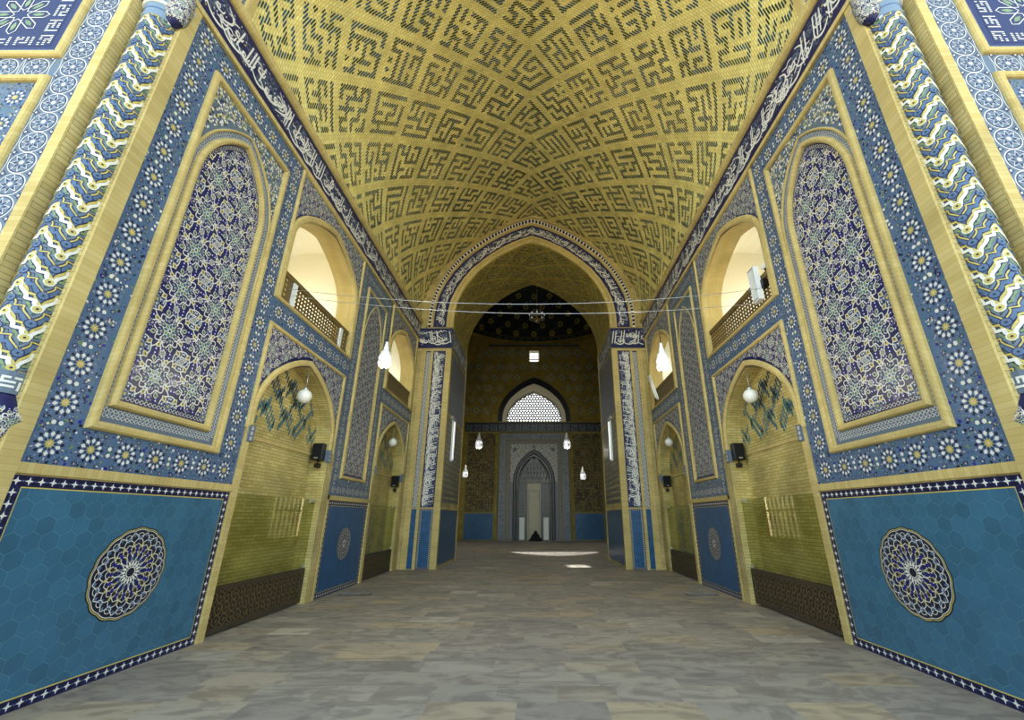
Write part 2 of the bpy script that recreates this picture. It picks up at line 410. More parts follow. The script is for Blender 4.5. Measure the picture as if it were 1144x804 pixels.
def vine_cell(P, cu, cv, c, keep, ww=1):
    """one bay of arabesque: white scrolling vines with blossoms, eightfold about its centre"""
    W_ = .024*c*ww
    def rib(pts, w, m='white_tile', d=.004, closed=False): P.ribbon(m, pts, w, d, closed, keep)
    def T(r, a): return (cu+c*r*cos(a), cv+c*r*sin(a))
    K = keep or (lambda u, v: True)
    def flower(u, v, r, m1, m2, n=6, a=0, ol=None):
        if not K(u, v): return
        if ol: P.star(ol, u, v, r*1.22, r*.72, n, a, .0045)
        for k in range(n): P.leaf(m1, u, v, a+2*PI*k/n, r, r*.36, .006)
        P.ngon(m2, u, v, r*.36, 8, 0, .008)
    def palmette(u, v, r, a, m):
        if not K(u, v): return
        P.leaf('white_tile', u-r*cos(a), v-r*sin(a), a, 2.3*r, .85*r, .0045); P.leaf(m, u-.78*r*cos(a), v-.78*r*sin(a), a, 1.85*r, .62*r, .006); P.leaf('navy_tile', u-.4*r*cos(a), v-.4*r*sin(a), a, .95*r, .22*r, .0075)
    rib([T(.325+.05*cos(8*t*PI/28), t*PI/28) for t in range(56)], W_, closed=True)
    for k in range(8):
        a = k*PI/4; sg = 1 if k % 2 else -1; R_ = .5 if k % 2 == 0 else .66
        rib([T(.12+(R_-.12)*i/10, a+.3*sin(PI*i/10)*sg) for i in range(11)], W_)
        rib([T(.25+.06*cos(t), a+.40+.3*sin(t)) for t in [x*.62 for x in range(9)]], W_*.8)
        if K(cu, cv):
            P.leaf('white_tile', *T(.03, a), a, .135*c, .05*c, .005); P.leaf('green_tile' if k % 2 else 'teal_tile', *T(.045, a), a, .105*c, .034*c, .007)
        a2 = a+PI/8
        flower(*T(.205, a2), .062*c, 'azure_tile', 'yellow_tile', 6, a)
        palmette(*T(.375, a2), .062*c, a2, 'yellow_tile' if k % 2 else 'green_tile')
        if k % 2 == 0:
            flower(*T(.43, a), .075*c, 'violet_tile', 'yellow_tile', 6, a, 'white_tile')
            flower(*T(.49, a+.36), .05*c, 'violet_tile', 'white_tile', 5, a); flower(*T(.49, a-.36), .05*c, 'violet_tile', 'white_tile', 5, a)
        else:
            palmette(*T(.5, a), .07*c, a, 'yellow_tile'); flower(*T(.585, a+.17), .05*c, 'azure_tile', 'white_tile', 5, a); flower(*T(.585, a-.17), .05*c, 'azure_tile', 'white_tile', 5, a)
            flower(*T(.70, a), .085*c, 'azure_tile', 'yellow_tile', 8, a, 'white_tile')
    for sx in (-1, 1):
        for sy in (-1, 1):
            qx, qy = cu+sx*c/2, cv+sy*c/2
            rib([(qx-sx*c*.22*cos(t*PI/20), qy-sy*c*.22*sin(t*PI/20)) for t in range(11)], W_)
            rib([(qx-sx*c*(.03+.014*t)*cos(t*PI/9), qy-sy*c*(.03+.014*t)*sin(t*PI/9)) for t in range(11)], W_*.8)
    for dx, dy in ((.5, 0), (0, .5), (.5, .5)):
        u, v = cu+dx*c, cv+dy*c
        if K(u, v): P.star('white_tile', u, v, .085*c, .055*c, 8, 0, .0088); P.star('azure_tile', u, v, .068*c, .035*c, 8, 0, .0094); P.ngon('yellow_tile', u, v, .025*c, 8, 0, .01)
    if K(cu, cv): P.ngon('white_tile', cu, cv, .045*c, 10, 0, .007); P.ngon('navy_tile', cu, cv, .03*c, 8, 0, .0085)
def arabesque(P, c0, half, v0, v1, cell, keep, ww=1):
    nu = max(1, round(2*half/cell)); cu = 2*half/nu; nv = int((v1-v0)/cell)+1
    for i in range(nu):
        for j in range(nv): vine_cell(P, c0-half+cu*(i+.5), v0+cell*(j+.5), cell, keep, ww)
def thuluth(P, u0, u1, v0, v1, seed, flip=1, dens=1.0):
    """a running inscription: tall slender uprights, sweeping bowls, loops and points, over a fine scroll"""
    rnd = random.Random(seed); H = v1-v0; u = u0+.02
    x = u0
    while x < u1-.1*H:   # fine scroll behind the letters
        r = H*.13; cy = v0+H*rnd.uniform(.15, .85)
        pts = [(x+r*(1-t/14)*cos(t*.7), cy+r*(1-t/14)*sin(t*.7)) for t in range(12)]
        P.ribbon('steel_tile', pts, .008*H/.6*2, .002, keep=lambda a, b: u0 < a < u1 and v0 < b < v1)
        P.star('yellow_tile' if rnd.random() < .4 else 'azure_tile', x+rnd.uniform(-.03, .03), v0+H*rnd.uniform(.08, .92), H*.035, H*.018, 5, 0, .002)
        x += H*.075
    k = lambda a, b: u0 < a < u1 and v0 < b < v1
    w = H*.044
    def pen(pts, ww=1): P.ribbon('white_tile', pts, [w*ww*(.55+.6*sin(PI*min(1, (i+.6)/len(pts)))) for i in range(len(pts))], .005, keep=k)
    while u < u1-.3*H:
        g = rnd.random(); b = v0+H*rnd.uniform(.12, .3)
        if g < .5:      # upright(s), leaning, with a flag at the head
            for q in range(rnd.choice([1, 1, 2, 2, 3])):
                t = v0+H*rnd.uniform(.86, .95); ln = H*.13*flip
                pen([(u, b), (u+ln*.3, b+(t-b)*.3), (u+ln*.7, b+(t-b)*.7), (u+ln, t), (u+ln-.03*H*flip, t-.07*H)])
                u += H*rnd.uniform(.08, .15)
        if g < .75:     # wide bowl
            L = H*rnd.uniform(.45, .9); pen([(u-.1*H+L*i/12, b+H*.16*((i/6-1)**2)-H*.05+(.1*H if i == 12 else 0)) for i in range(13)], 1.25); u += L*.28
        else:           # rising hook across the band
            pen([(u+H*.45*sin(i*.22)*flip, b+H*(.05+.62*i/12)) for i in range(13)], 1.1); u += H*.14
        r = H*rnd.uniform(.05, .09); cy = v0+H*rnd.uniform(.25, .7)
        pen([(u+r*cos(t*.6), cy+r*.8*sin(t*.6)) for t in range(11)], .9)
        pen([(u-.1*H, cy-r), (u+.02*H, cy-r*1.6), (u+.16*H, cy-r*.8), (u+.2*H, cy+r*.9)], 1)
        for q in range(4): P.ngon('white_tile', u+rnd.uniform(-.15, .2)*H, v0+H*rnd.uniform(.08, .94), H*.024, 4, .3, .005)
        if rnd.random() < .6: cy = v0+H*rnd.uniform(.45, .9); pen([(u-.18*H, cy), (u-.05*H, cy+.05*H), (u+.06*H, cy-.02*H), (u+.2*H, cy+.05*H)], .8)
        u += H*rnd.uniform(.02, .08)/dens
def kufic_map(seed, n, cells=0):
    """square lettering: strokes one unit wide winding between one-unit gaps, a blank band round every cell"""
    q = (n-1)//2; tab = {}
    def make(r):
        on = set(); seen = {(r.randrange(q), r.randrange(q))}; st = list(seen)
        on.add((st[0][0]*2, st[0][1]*2))
        while st:
            x, y = st[-1] if r.random() < .75 else st[r.randrange(len(st))]
            nb = [(x+a, y+b) for a, b in ((1, 0), (-1, 0), (0, 1), (0, -1)) if 0 <= x+a < q and 0 <= y+b < q and (x+a, y+b) not in seen]
            if not nb: st.remove((x, y)); continue
            a, b = r.choice(nb); seen.add((a, b)); st.append((a, b)); on.add((2*a, 2*b))
            if r.random() < .95: on.add((x+a, y+b))
        return on
    def f(i, j):
        ci, cj = i//n, j//n; x, y = i % n, j % n; key = (ci % 23, cj % 29)
        if key not in tab: tab[key] = make(random.Random(seed*7919+key[0]*131+key[1]*17))
        return (x, y) in tab[key]
    return f

# ------------------------------------------------------------------ dimensions (metres; y runs into the building)
W = 4.442          # half width of the iwan
YE, YP, YR, YB = 3.68, 15.5, 19.05, 34.5   # front edge, arch wall, end of its reveal, mihrab wall
ZC0, ZC1 = 8.12, 9.05
def side(s): return lambda u, v, d: (s*(W-d), u, v)
def front(y0): return lambda u, v, d: (u, y0-d, v)

# ------------------------------------------------------------------ floor and ground
P = Pat(); P.rect('marble_slabs', -8, 0, 8, 36)
fl = P.build(lambda u, v, d: (u, v, d), 'floor'); tag(fl, kind='structure')
P = Pat(); P.rect('courtyard_stone', -45, -60, 45, 0, 0)
gr = P.build(lambda u, v, d: (u, v, -.01), 'courtyard_ground'); tag(gr, kind='structure')

# ------------------------------------------------------------------ side walls
NI = [dict(c=8.2, h=1.36, zs=3.12, za=4.47), dict(c=13.78, h=1.26, zs=3.12, za=4.42)]      # niches
WI = [dict(c=8.24, h=1.46, zs=6.5, za=7.66), dict(c=13.82, h=1.3, zs=6.5, za=7.62)]        # gallery openings
ND = .34
def build_wall(s):
    sn = 'left' if s < 0 else 'right'
    M = side(s)
    P = Pat()
    holes = [arch(n['c'], n['h'], n['zs'], n['za'], .0) for n in NI]
    holes[0][0] = (holes[0][0][0], -.001)
    wh = [arch(w['c'], w['h'], w['zs'], w['za'], 5.34) for w in WI]
    outer = [(YE, 0)]
    for n in NI: outer += arch(n['c'], n['h'], n['zs'], n['za'], 0)
    outer += [(YP, 0), (YP, ZC1), (YE, ZC1)]
    P.area('wall_brick', outer, wh)
    for n in NI:
        pth = arch(n['c'], n['h'], n['zs'], n['za'], 0)
        P.wallstrip('niche_brick', pth, -ND, 0)
        P.area('niche_brick', pth, (), -ND)
    for w, pth in zip(WI, wh): P.wallstrip('moulding_brick', pth+[pth[0]], -.45, 0)
    # end face towards the courtyard, behind the column
    P.f.append(('wall_brick', [(YE, 0, 0), (YE, ZC1, 0), (YE, ZC1, -.5), (YE, 0, -.5)], [(0, 0), (0, ZC1), (.5, ZC1), (.5, 0)]))
    wall = P.build(M, 'wall_'+sn); tag(wall, kind='structure')
    # brick ledge and blue zigzag brickwork of the niche vaults
    for n in NI:
        P = Pat(); k = inside_arch(n['c'], n['h'], n['zs'], n['za'], n['zs']-.2)
        P.box('moulding_brick', n['c']-n['h'], n['zs']-.24, -ND, n['c']+n['h'], n['zs']-.18, -ND+.02)
        y = n['c']-n['h']+.03
        while y < n['c']+n['h']:
            q = (y-n['c'])/.7
            for j in range(5):
                for sg in (0, 1):
                    if sg and j % 2: continue
                    z = n['zs']-.04+j*.3+(.42*abs((q+.5*(j % 2)) % 1-.5)*2 if not sg else .42*(1-abs((q+.25) % 1-.5)*2))
                    if (int((q+5)*9)+j*3) % 7 == 0: continue
                    if k(y+.02, z) and k(y+.02, z+.15): P.poly('teal_tile' if j < 2 else 'kufic_blue', [(y, z), (y+.042, z+.012), (y+.058, z+.15), (y+.016, z+.138)], -ND+.003)
            y += .058
        P.build(M, 'zigzag_brickwork', wall)
    # glazed star fields
    P = Pat()
    star_region(P, 3.86, 2.07, 6.7, ZC0, 'azure_tile', 5)
    stars_line(P, 4.05, 2.26, 0, .4, 15, seed=1); stars_line(P, 6.46, 2.26, 0, .4, 15, seed=2)
    stars_line(P, 4.45, 2.26, .4, 0, 5, seed=3); stars_line(P, 4.45, 7.86, .4, 0, 5, seed=4)
    P.build(M, 'star_tile_border', wall)
    P = Pat(); star_region(P, 6.7, 4.83, 9.86, 5.27, 'azure_tile', 6); stars_line(P, 6.86, 5.05, .4, 0, 8, seed=5)
    star_region(P, 12.3, 4.83, YP-.05, 5.27, 'steel_tile', 7); stars_line(P, 12.5, 5.05, .4, 0, 8, seed=6)
    P.build(M, 'star_tile_frieze', wall)
    P = Pat(); star_region(P, 9.86, 2.07, 12.3, ZC0, 'steel_tile', 8)
    stars_line(P, 10.08, 2.2, 0, .27, 22, .27, seed=7); stars_line(P, 12.07, 2.2, 0, .27, 22, .27, seed=8)
    stars_line(P, 10.35, 2.2, .28, 0, 6, .27, seed=9); stars_line(P, 10.35, 7.85, .28, 0, 6, .27, seed=10)
    star_region(P, 15.25, 2.07, YP-.05, 5.3, 'steel_tile', 11)
    P.build(M, 'star_tile_border', wall)
    # brick strips
    P = Pat()
    P.box('moulding_brick', YE, 0, 0, 3.855, ZC0, .03)
    P.box('moulding_brick', 3.855, 1.975, 0, 6.72, 2.07, .03); P.box('moulding_brick', 9.86, 1.975, 0, 12.34, 2.07, .03)
    P.box('moulding_brick', 6.72, 0, 0, 6.84, 3.3, .03)
    P.box('wall_brick', 9.56, 0, 0, 9.86, 2.95, .02); P.box('moulding_brick', 9.86, 0, 0, 9.93, 2.07, .03)
    P.box('moulding_brick', 12.32, 0, 0, 12.48, 3.2, .03); P.box('wall_brick', 15.06, 0, 0, 15.42, 3.2, .02)
    P.build(M, 'brick_strip', wall)
    # frames and arch mouldings of niches and gallery openings
    for i, n in enumerate(NI):
        y0, y1 = ((6.72, 9.76), (12.38, 15.24))[i]
        P = Pat(); 
        outl = arch(n['c'], n['h']+.13, n['zs'], n['za']+.2)
        P.area('navy_tile', [(y0, 2.95), (y1, 2.95), (y1, 4.78), (y0, 4.78)], [], .001)
        kk = inside_arch(n['c'], n['h']+.16, n['zs'], n['za']+.2, 0)
        kp = lambda u, v: (not kk(u, v)) and y0+.05 < u < y1-.05 and 2.95 < v < 4.74
        arabesque(P, (y0+y1)/2, (y1-y0)/2, 2.9, 4.8, .42, kp, 1.0)
        # cut the arch opening out of the navy ground: lay the brick ring and leave the opening free
        P.f = [f for f in P.f if not (f[0] == 'navy_tile' and len(f[1]) == 3)]
        P.area('navy_tile', [(y0, n['zs'])]+arch(n['c'], n['h'], n['zs'], n['za'])+[(y1, n['zs']), (y1, 4.78), (y0, 4.78)], (), .001)
        P.build(M, 'arabesque_spandrel', wall)
        P = Pat()
        P.sweep('moulding_brick', arch(n['c'], n['h']+.06, n['zs'], n['za']+.08, 2.98), .12, .05)
        P.sweep('moulding_brick', [(y0, 2.95), (y0, 4.78), (y1, 4.78), (y1, 2.95)], .075, .045)
        P.build(M, 'arch_moulding', wall)
        P = Pat()
        for yy in (n['c']-n['h']-.02, n['c']+n['h']+.02): 
            P.box('steel_tile', yy-.07, 2.74, -.02, yy+.07, 3.0, .05)
            for q in range(3): P.ngon('white_tile', yy, 2.79+.08*q, .03, 6, 0, .052); P.ngon('navy_tile', yy, 2.79+.08*q, .014, 5, 0, .054)
        P.build(M, 'impost_block', wall)
    for i, w in enumerate(WI):
        y0, y1 = ((6.66, 9.84), (12.38, 15.26))[i]
        P = Pat(); P.area('navy_tile', [(y0, 5.3), (y0, ZC0-.02), (y1, ZC0-.02), (y1, 5.3)]+list(reversed(arch(w['c'], w['h'], w['zs'], w['za'], 5.3))), (), .001)
        kk = inside_arch(w['c'], w['h']+.16, w['zs'], w['za']+.2, 0)
        kp = lambda u, v: (not kk(u, v)) and y0+.05 < u < y1-.05 and 6.3 < v < ZC0-.06
        arabesque(P, (y0+y1)/2, (y1-y0)/2, 6.1, ZC0, .42, kp, 1.0)
        P.build(M, 'arabesque_spandrel', wall)
        P = Pat()
        P.sweep('moulding_brick', arch(w['c'], w['h']+.06, w['zs'], w['za']+.1, 5.3), .15, .05)
        P.sweep('moulding_brick', rectpath(y0, 5.3, y1, ZC0-.03), .07, .045, True)
        P.build(M, 'arch_moulding', wall)
    # gallery room behind the openings: white plaster, lit through its outer openings and by added fill lights
    P = Pat(); x0, x1 = -.45, -2.6
    for (a, b) in ((6.3, 10.1), (12.2, 15.3)):
        rp = []
        for k in range(13):
            t = PI*k/12; rp.append((x0+(x1-x0)*(1-cos(t))/2, 7.75+.75*sin(t)))
        for k in range(12):
            (d0, z0), (d1, z1) = rp[k], rp[k+1]
            P.f.append(('plaster', [(a, z0, d0), (b, z0, d0), (b, z1, d1), (a, z1, d1)], [(0, 0)]*4))
        for yy in (a, b): P.f.append(('plaster', [(yy, 5.3, x0)]+[(yy, z, d) for d, z in rp]+[(yy, 5.3, x1)], [(0, 0)]*15))
        P.f.append(('plaster', [(a, 5.3, x0), (b, 5.3, x0), (b, 5.3, x1), (a, 5.3, x1)], [(0, 0)]*4))
        # outer wall with a wide opening
        for (q0, q1, z0, z1) in ((a, b, 5.3, 5.9), (a, b, 7.3, 7.76), (a, a+.9, 5.9, 7.3), (b-.9, b, 5.9, 7.3), ((a+b)/2-.35, (a+b)/2-.25, 5.9, 7.3), ((a+b)/2+.25, (a+b)/2+.35, 5.9, 7.3)):
            P.f.append(('plaster', [(q0, z0, x1), (q1, z0, x1), (q1, z1, x1), (q0, z1, x1)], [(0, 0)]*4))
        # inner face round the opening
        w = WI[0] if a < 10 else WI[1]
        P.area('plaster', [(a, 5.3)]+arch(w['c'], w['h'], w['zs'], w['za'], 5.3)+[(b, 5.3), (b, 7.76), (a, 7.76)], (), x0)
    g = P.build(M, 'wall_gallery_'+sn); tag(g, kind='structure')
    for yy in (9.3, 14.8):  # added fill lights without any fixture, to brighten the gallery plaster
        ld = bpy.data.lights.new('gallery_fill_light', 'POINT'); ld.energy = 34; ld.shadow_soft_size = .15; ld.color = (1, .99, .96)
        lo = bpy.data.objects.new('gallery_fill_light', ld); link(lo); lo.location = (s*(W+1.5), yy, 6.6)
    # cornice: thin brick fillet, moulding at the vault's foot
    P = Pat(); P.box('moulding_brick', YE-.1, ZC0-.03, 0, YP, ZC0+.05, .05)
    P.sweep('moulding_brick', [(YE-.1, 8.97), (YP, 8.97)], .2, .11)
    P.build(M, 'cornice_moulding', wall)
    P = Pat(); P.rect('navy_tile', YE-.1, ZC0+.05, YP, 8.87, .004)
    P.box('navy_tile', YE-.1, ZC0+.05, 0, YP, 8.87, .03)
    Q = Pat(); thuluth(Q, YE-.08, YP-.02, ZC0+.1, 8.83, 11 if s < 0 else 23, 1 if s < 0 else -1)
    P.f += [(f[0], [(p[0], p[1], p[2]+.031) for p in f[1]]) for f in Q.f]
    fr = P.build(M, 'inscription_frieze'); tag(fr, 'long navy tile frieze of white calligraphy along the top of the %s wall' % sn, 'inscription')
    fr.data.update()
    # ---- framed arabesque panel near the front
    root = thing('arabesque_panel', 'large framed pointed-arch panel of blue floral tile on the %s wall beside the corner column' % sn, 'tile panel', (s*W, 5.27, 2.45))
    P = Pat(); P.area('navy_tile', arch(5.19, .66, 5.9, 7.07, 2.82), (), .004)
    k = inside_arch(5.19, .60, 5.9, 7.0, 2.9)
    Q = Pat(); arabesque(Q, 5.19, .6, 2.9, 7.1, .6, k, 1.05); P.f += [(f[0], [(p[0], p[1], p[2]+.004) for p in f[1]]) for f in Q.f]
    P.build(M, 'floral_field', root)
    P = Pat(); knot_band(P, arch(5.19, .625, 5.9, 7.03, 2.86)+[(4.565, 2.86)], .06, .06, d=.006, c1='navy_tile')
    P.build(M, 'fine_border', root)
    P = Pat(); P.sweep('moulding_brick', arch(5.19, .7, 5.9, 7.14, 2.77), .09, .07, True); P.build(M, 'arch_frame', root)
    P = Pat(); P.area('steel_tile', [(4.32, 2.5), (6.2, 2.5), (6.2, 7.6), (4.32, 7.6)], [arch(5.19, .72, 5.9, 7.16, 2.75)], .002)
    knot_band(P, arch(5.23, .80, 5.9, 7.26, 2.66)+[(4.43, 2.66)], .1, .1, d=.004)
    P.f = [f for f in P.f if True]
    ko = inside_arch(5.23, .93, 5.95, 7.42, 0)
    rnd = random.Random(9)
    for i in range(2400):   # small leaf tiles in the spandrels above the arch
        u, v = rnd.uniform(4.4, 6.14), rnd.uniform(6.0, 7.55)
        if not ko(u, v): P.ngon(rnd.choice(['white_tile', 'white_tile', 'green_tile', 'azure_tile', 'navy_tile', 'yellow_tile']), u, v, .019, 5, rnd.random()*3, .004)
    P.build(M, 'girih_border', root)
    P = Pat(); P.sweep('moulding_brick', arch(5.245, .87, 5.95, 7.36, 2.56), .04, .03); P.build(M, 'inner_fillet', root)
    P = Pat(); P.sweep('moulding_brick', rectpath(4.35, 2.51, 6.18, 7.6), .1, .06, True); P.build(M, 'outer_frame', root)
    # ---- narrow panel between the bays
    root = thing('arabesque_panel', 'tall narrow floral tile panel on the %s wall between the two niche bays' % sn, 'tile panel', (s*W, 11.07, 2.45))
    P = Pat(); P.rect('navy_tile', 10.4, 2.5, 11.76, 7.5, .003)
    k = inside_arch(11.08, .60, 6.0, 7.3, 2.6); Q = Pat(); arabesque(Q, 11.08, .62, 2.56, 7.4, .41, k, .9); P.f += [(f[0], [(p[0], p[1], p[2]+.003) for p in f[1]]) for f in Q.f]
    P.build(M, 'floral_field', root)
    P = Pat(); P.area('steel_tile', [(10.4, 6.0)]+arch(11.08, .64, 6.0, 7.34)+[(11.76, 6.0), (11.76, 7.5), (10.4, 7.5)], (), .008)
    rnd = random.Random(4)
    for i in range(160):
        u, v = rnd.uniform(10.45, 11.7), rnd.uniform(6.1, 7.45)
        if not inside_arch(11.08, .66, 6.0, 7.36, 0)(u, v): P.ngon(rnd.choice(['white_tile', 'green_tile', 'azure_tile']), u, v, .02, 5, 1, .011)
    P.build(M, 'spandrel', root)
    P = Pat(); P.sweep('moulding_brick', arch(11.08, .63, 6.0, 7.33, 2.56), .035, .03); P.sweep('moulding_brick', rectpath(10.36, 2.5, 11.8, 7.54), .08, .05, True)
    P.build(M, 'outer_frame', root)
    # ---- dado panels
    for (a, b, big) in ((3.86, 6.7, 1), (9.94, 12.3, 0)):
        root = thing('hexagon_tile_dado', ('large turquoise hexagon-tile dado at the foot of the %s wall nearest the camera' if big else 'small blue hexagon-tile dado at the foot of the %s wall between the niches') % sn, 'tile panel', (s*W, (a+b)/2, 0))
        P = Pat(); hexes(P, a+.1, .1, b-.1, 1.86, .165, 'hexagon_tile' if big else 'deep_hexagon_tile', 'hexagon_grout' if big else 'deep_grout'); P.build(M, 'hexagon_field', root)
        P = Pat(); star_border(P, a, 0, b, 1.96, .1); P.f = [(f[0], [(p[0], p[1], p[2]+.001) for p in f[1]]) for f in P.f]; P.build(M, 'star_border', root)
        P = Pat(); cu, cv, R = ((5.36, 1.02, .48) if big else (11.1, 1.02, .36))
        for rr, m, d in ((1.0, 'black_tile', .005), (.975, 'yellow_tile', .006), (.955, 'black_tile', .007), (.94, 'white_tile', .0075), (.925, 'black_tile', .008)):
            P.poly(m, [(cu+R*rr*(1+.028*abs(cos(8*t*PI/96))-.02)*cos(t*PI/96), cv+R*rr*(1+.028*abs(cos(8*t*PI/96))-.02)*sin(t*PI/96)) for t in range(192)], d)
        for k in range(16):
            t = k*PI/8
            T = lambda r, a_: (cu+R*r*cos(a_), cv+R*r*sin(a_))
            P.leaf('white_tile', *T(.12, t), t, .12*R, .03*R, .010); P.leaf('steel_tile', *T(.24, t+PI/16), t+PI/16, .13*R, .035*R, .010)
            for sg in (-1, 1):
                P.ribbon('white_tile', [T(.2+.68*i/12, t+sg*.2*sin(PI*i/5)) for i in range(13)], .018*R, .010)
            P.leaf('violet_tile', *T(.42, t), t, .15*R, .04*R, .011); P.ngon('yellow_tile', *T(.62, t+PI/16), .034*R, 5, t, .0115)
            P.leaf('azure_tile', *T(.68, t), t, .13*R, .05*R, .011); P.ngon('yellow_tile' if k % 2 else 'white_tile', *T(.36, t+PI/16), .024*R, 5, t, .0115)
            P.leaf('azure_tile', *T(.78, t+PI/16), t+PI/16, .09*R, .04*R, .011)
            P.ribbon('white_tile', [T(.8+.07*cos(q), t+.1*sin(q)) for q in [x*.7 for x in range(10)]], .014*R, .012)
            P.ribbon('yellow_tile', [T(.5+.06*cos(q), t+PI/16+.1*sin(q)) for q in [x*.7 for x in range(10)]], .012*R, .012)
            P.leaf('violet_tile', *T(.3, t), t, .08*R, .025*R, .012)
        P.ribbon('white_tile', [(cu+R*.6*cos(t*PI/24)*(1+.05*cos(t*PI*16/24)), cv+R*.6*sin(t*PI/24)*(1+.05*cos(t*PI*16/24))) for t in range(48)], .018*R, .010, True)
        P.ribbon('white_tile', [(cu+R*.11*cos(t*PI/12), cv+R*.11*sin(t*PI/12)) for t in range(24)], .02*R, .012, True)
        P.build(M, 'medallion', root)
    return wall
for s in (-1, 1): build_wall(s)

# ------------------------------------------------------------------ carved grilles, glass screens, balustrades
for s in (-1, 1):
    sn = 'left' if s < 0 else 'right'; M = side(s)
    for i, n in enumerate(NI):
        y0, y1 = n['c']-n['h']+.01, n['c']+n['h']-.01; nm = ('front', 'far')[i]
        root = thing('carved_wooden_grille', 'low carved wooden lattice grille across the foot of the %s niche in the %s wall' % (nm, sn), 'grille', (s*(W+.1), n['c'], 0))
        P = Pat()
        P.box('dark_wood', y0, .57, -.13, y1, .645, -.06); P.box('dark_wood', y0, .03, -.13, y1, .1, -.06)
        P.box('dark_wood', y0, .1, -.13, y0+.07, .57, -.06); P.box('dark_wood', y1-.07, .1, -.13, y1, .57, -.06)
        P.build(M, 'frame', root)
        P = Pat(); P.box('dark_groove', y0+.07, .1, -.125, y1-.07, .57, -.11)
        a = y0+.07
        nn = 16; st = (y1-y0-.14)/nn
        for k in range(nn):
            cx = a+st*(k+.5)
            for j in range(3):
                cz = .1+.47*(j+.5)/3
                for t in range(6):
                    an = t*PI/3; P.kite('dark_wood', cx, cz, an, .012, .085, .016, -.085)
                P.ribbon('rail_wood', [(cx+.075*cos(q*PI/4+PI/8), cz+.075*sin(q*PI/4+PI/8)) for q in range(8)], .014, -.078, True)
                P.star('rail_wood', cx, cz, .035, .014, 6, 0, -.076)
        for k in range(nn+1): P.box('dark_wood', a+st*k-.008, .1, -.11, a+st*k+.008, .57, -.082)
        for j in (1, 2): P.box('dark_wood', a, .1+.47*j/3-.008, -.11, y1-.07, .1+.47*j/3+.008, -.082)
        P.build(M, 'lattice', root)
        root = thing('glass_screen', 'clear glass screen standing on the wooden grille of the %s niche in the %s wall' % (nm, sn), 'glass screen', (s*(W+.1), n['c'], .65))
        P = Pat(); P.box('green_glass', y0, .645, -.105, y1, 1.96, -.095); pn = P.build(M, 'pane', root)
        P = Pat(); P.box('silver_metal', y1-.2, 1.9, -.12, y1, 1.96, -.08); P.build(M, 'clamp', pn)
        P = Pat(); P.box('silver_metal', y1-.06, .65, -.12, y1, .72, -.08); P.build(M, 'clamp', pn)
    for i, w in enumerate(WI):
        y0, y1 = w['c']-w['h']+.01, w['c']+w['h']-.01; nm = ('front', 'far')[i]
        root = thing('wooden_balustrade', 'brown wooden balustrade across the %s gallery opening in the %s wall' % (nm, sn), 'balustrade', (s*(W+.07), w['c'], 5.35))
        P = Pat(); P.box('rail_wood', y0, 5.83, -.1, y1, 5.93, -.03); P.box('rail_wood', y0, 5.35, -.1, y1, 5.42, -.03); P.build(M, 'rail', root)
        P = Pat()
        if i == 0:
            a, b = y0+.42, y1-.42
            if s < 0:
                for q in ((y0, y0+.36), (y1-.36, y1)):
                    P.box('rail_wood', q[0], 5.42, -.08, q[1], 5.83, -.05)
                    for j in range(4): P.ngon('yellow_tile', (q[0]+q[1])/2, 5.48+.1*j, .03, 6, 0, -.047)
            else: a, b = y0+.02, y1-.02
            k = 0; st = .105; nn = int((b-a)/st)
            for k in range(nn+1): P.box('rail_wood', a+(b-a)*k/nn-.016, 5.42, -.08, a+(b-a)*k/nn+.016, 5.83, -.055)
            for k in range(1, 5): P.box('rail_wood', a, 5.42+.41*k/5-.014, -.078, b, 5.42+.41*k/5+.014, -.057)
        else:
            for k in range(4): P.box('rail_wood', y0, 5.44+.1*k, -.08, y1, 5.52+.1*k, -.05)
        P.build(M, 'infill', root)
        if i == 0 and s < 0:
            for yy in (y0+.37, y1-.47):
                P = Pat(); P.box('white_plastic', yy, 5.36, -.04, yy+.12, 5.83, -.01)
                o = P.build(M, 'white_plate', root); o['label'] = 'white upright plate'

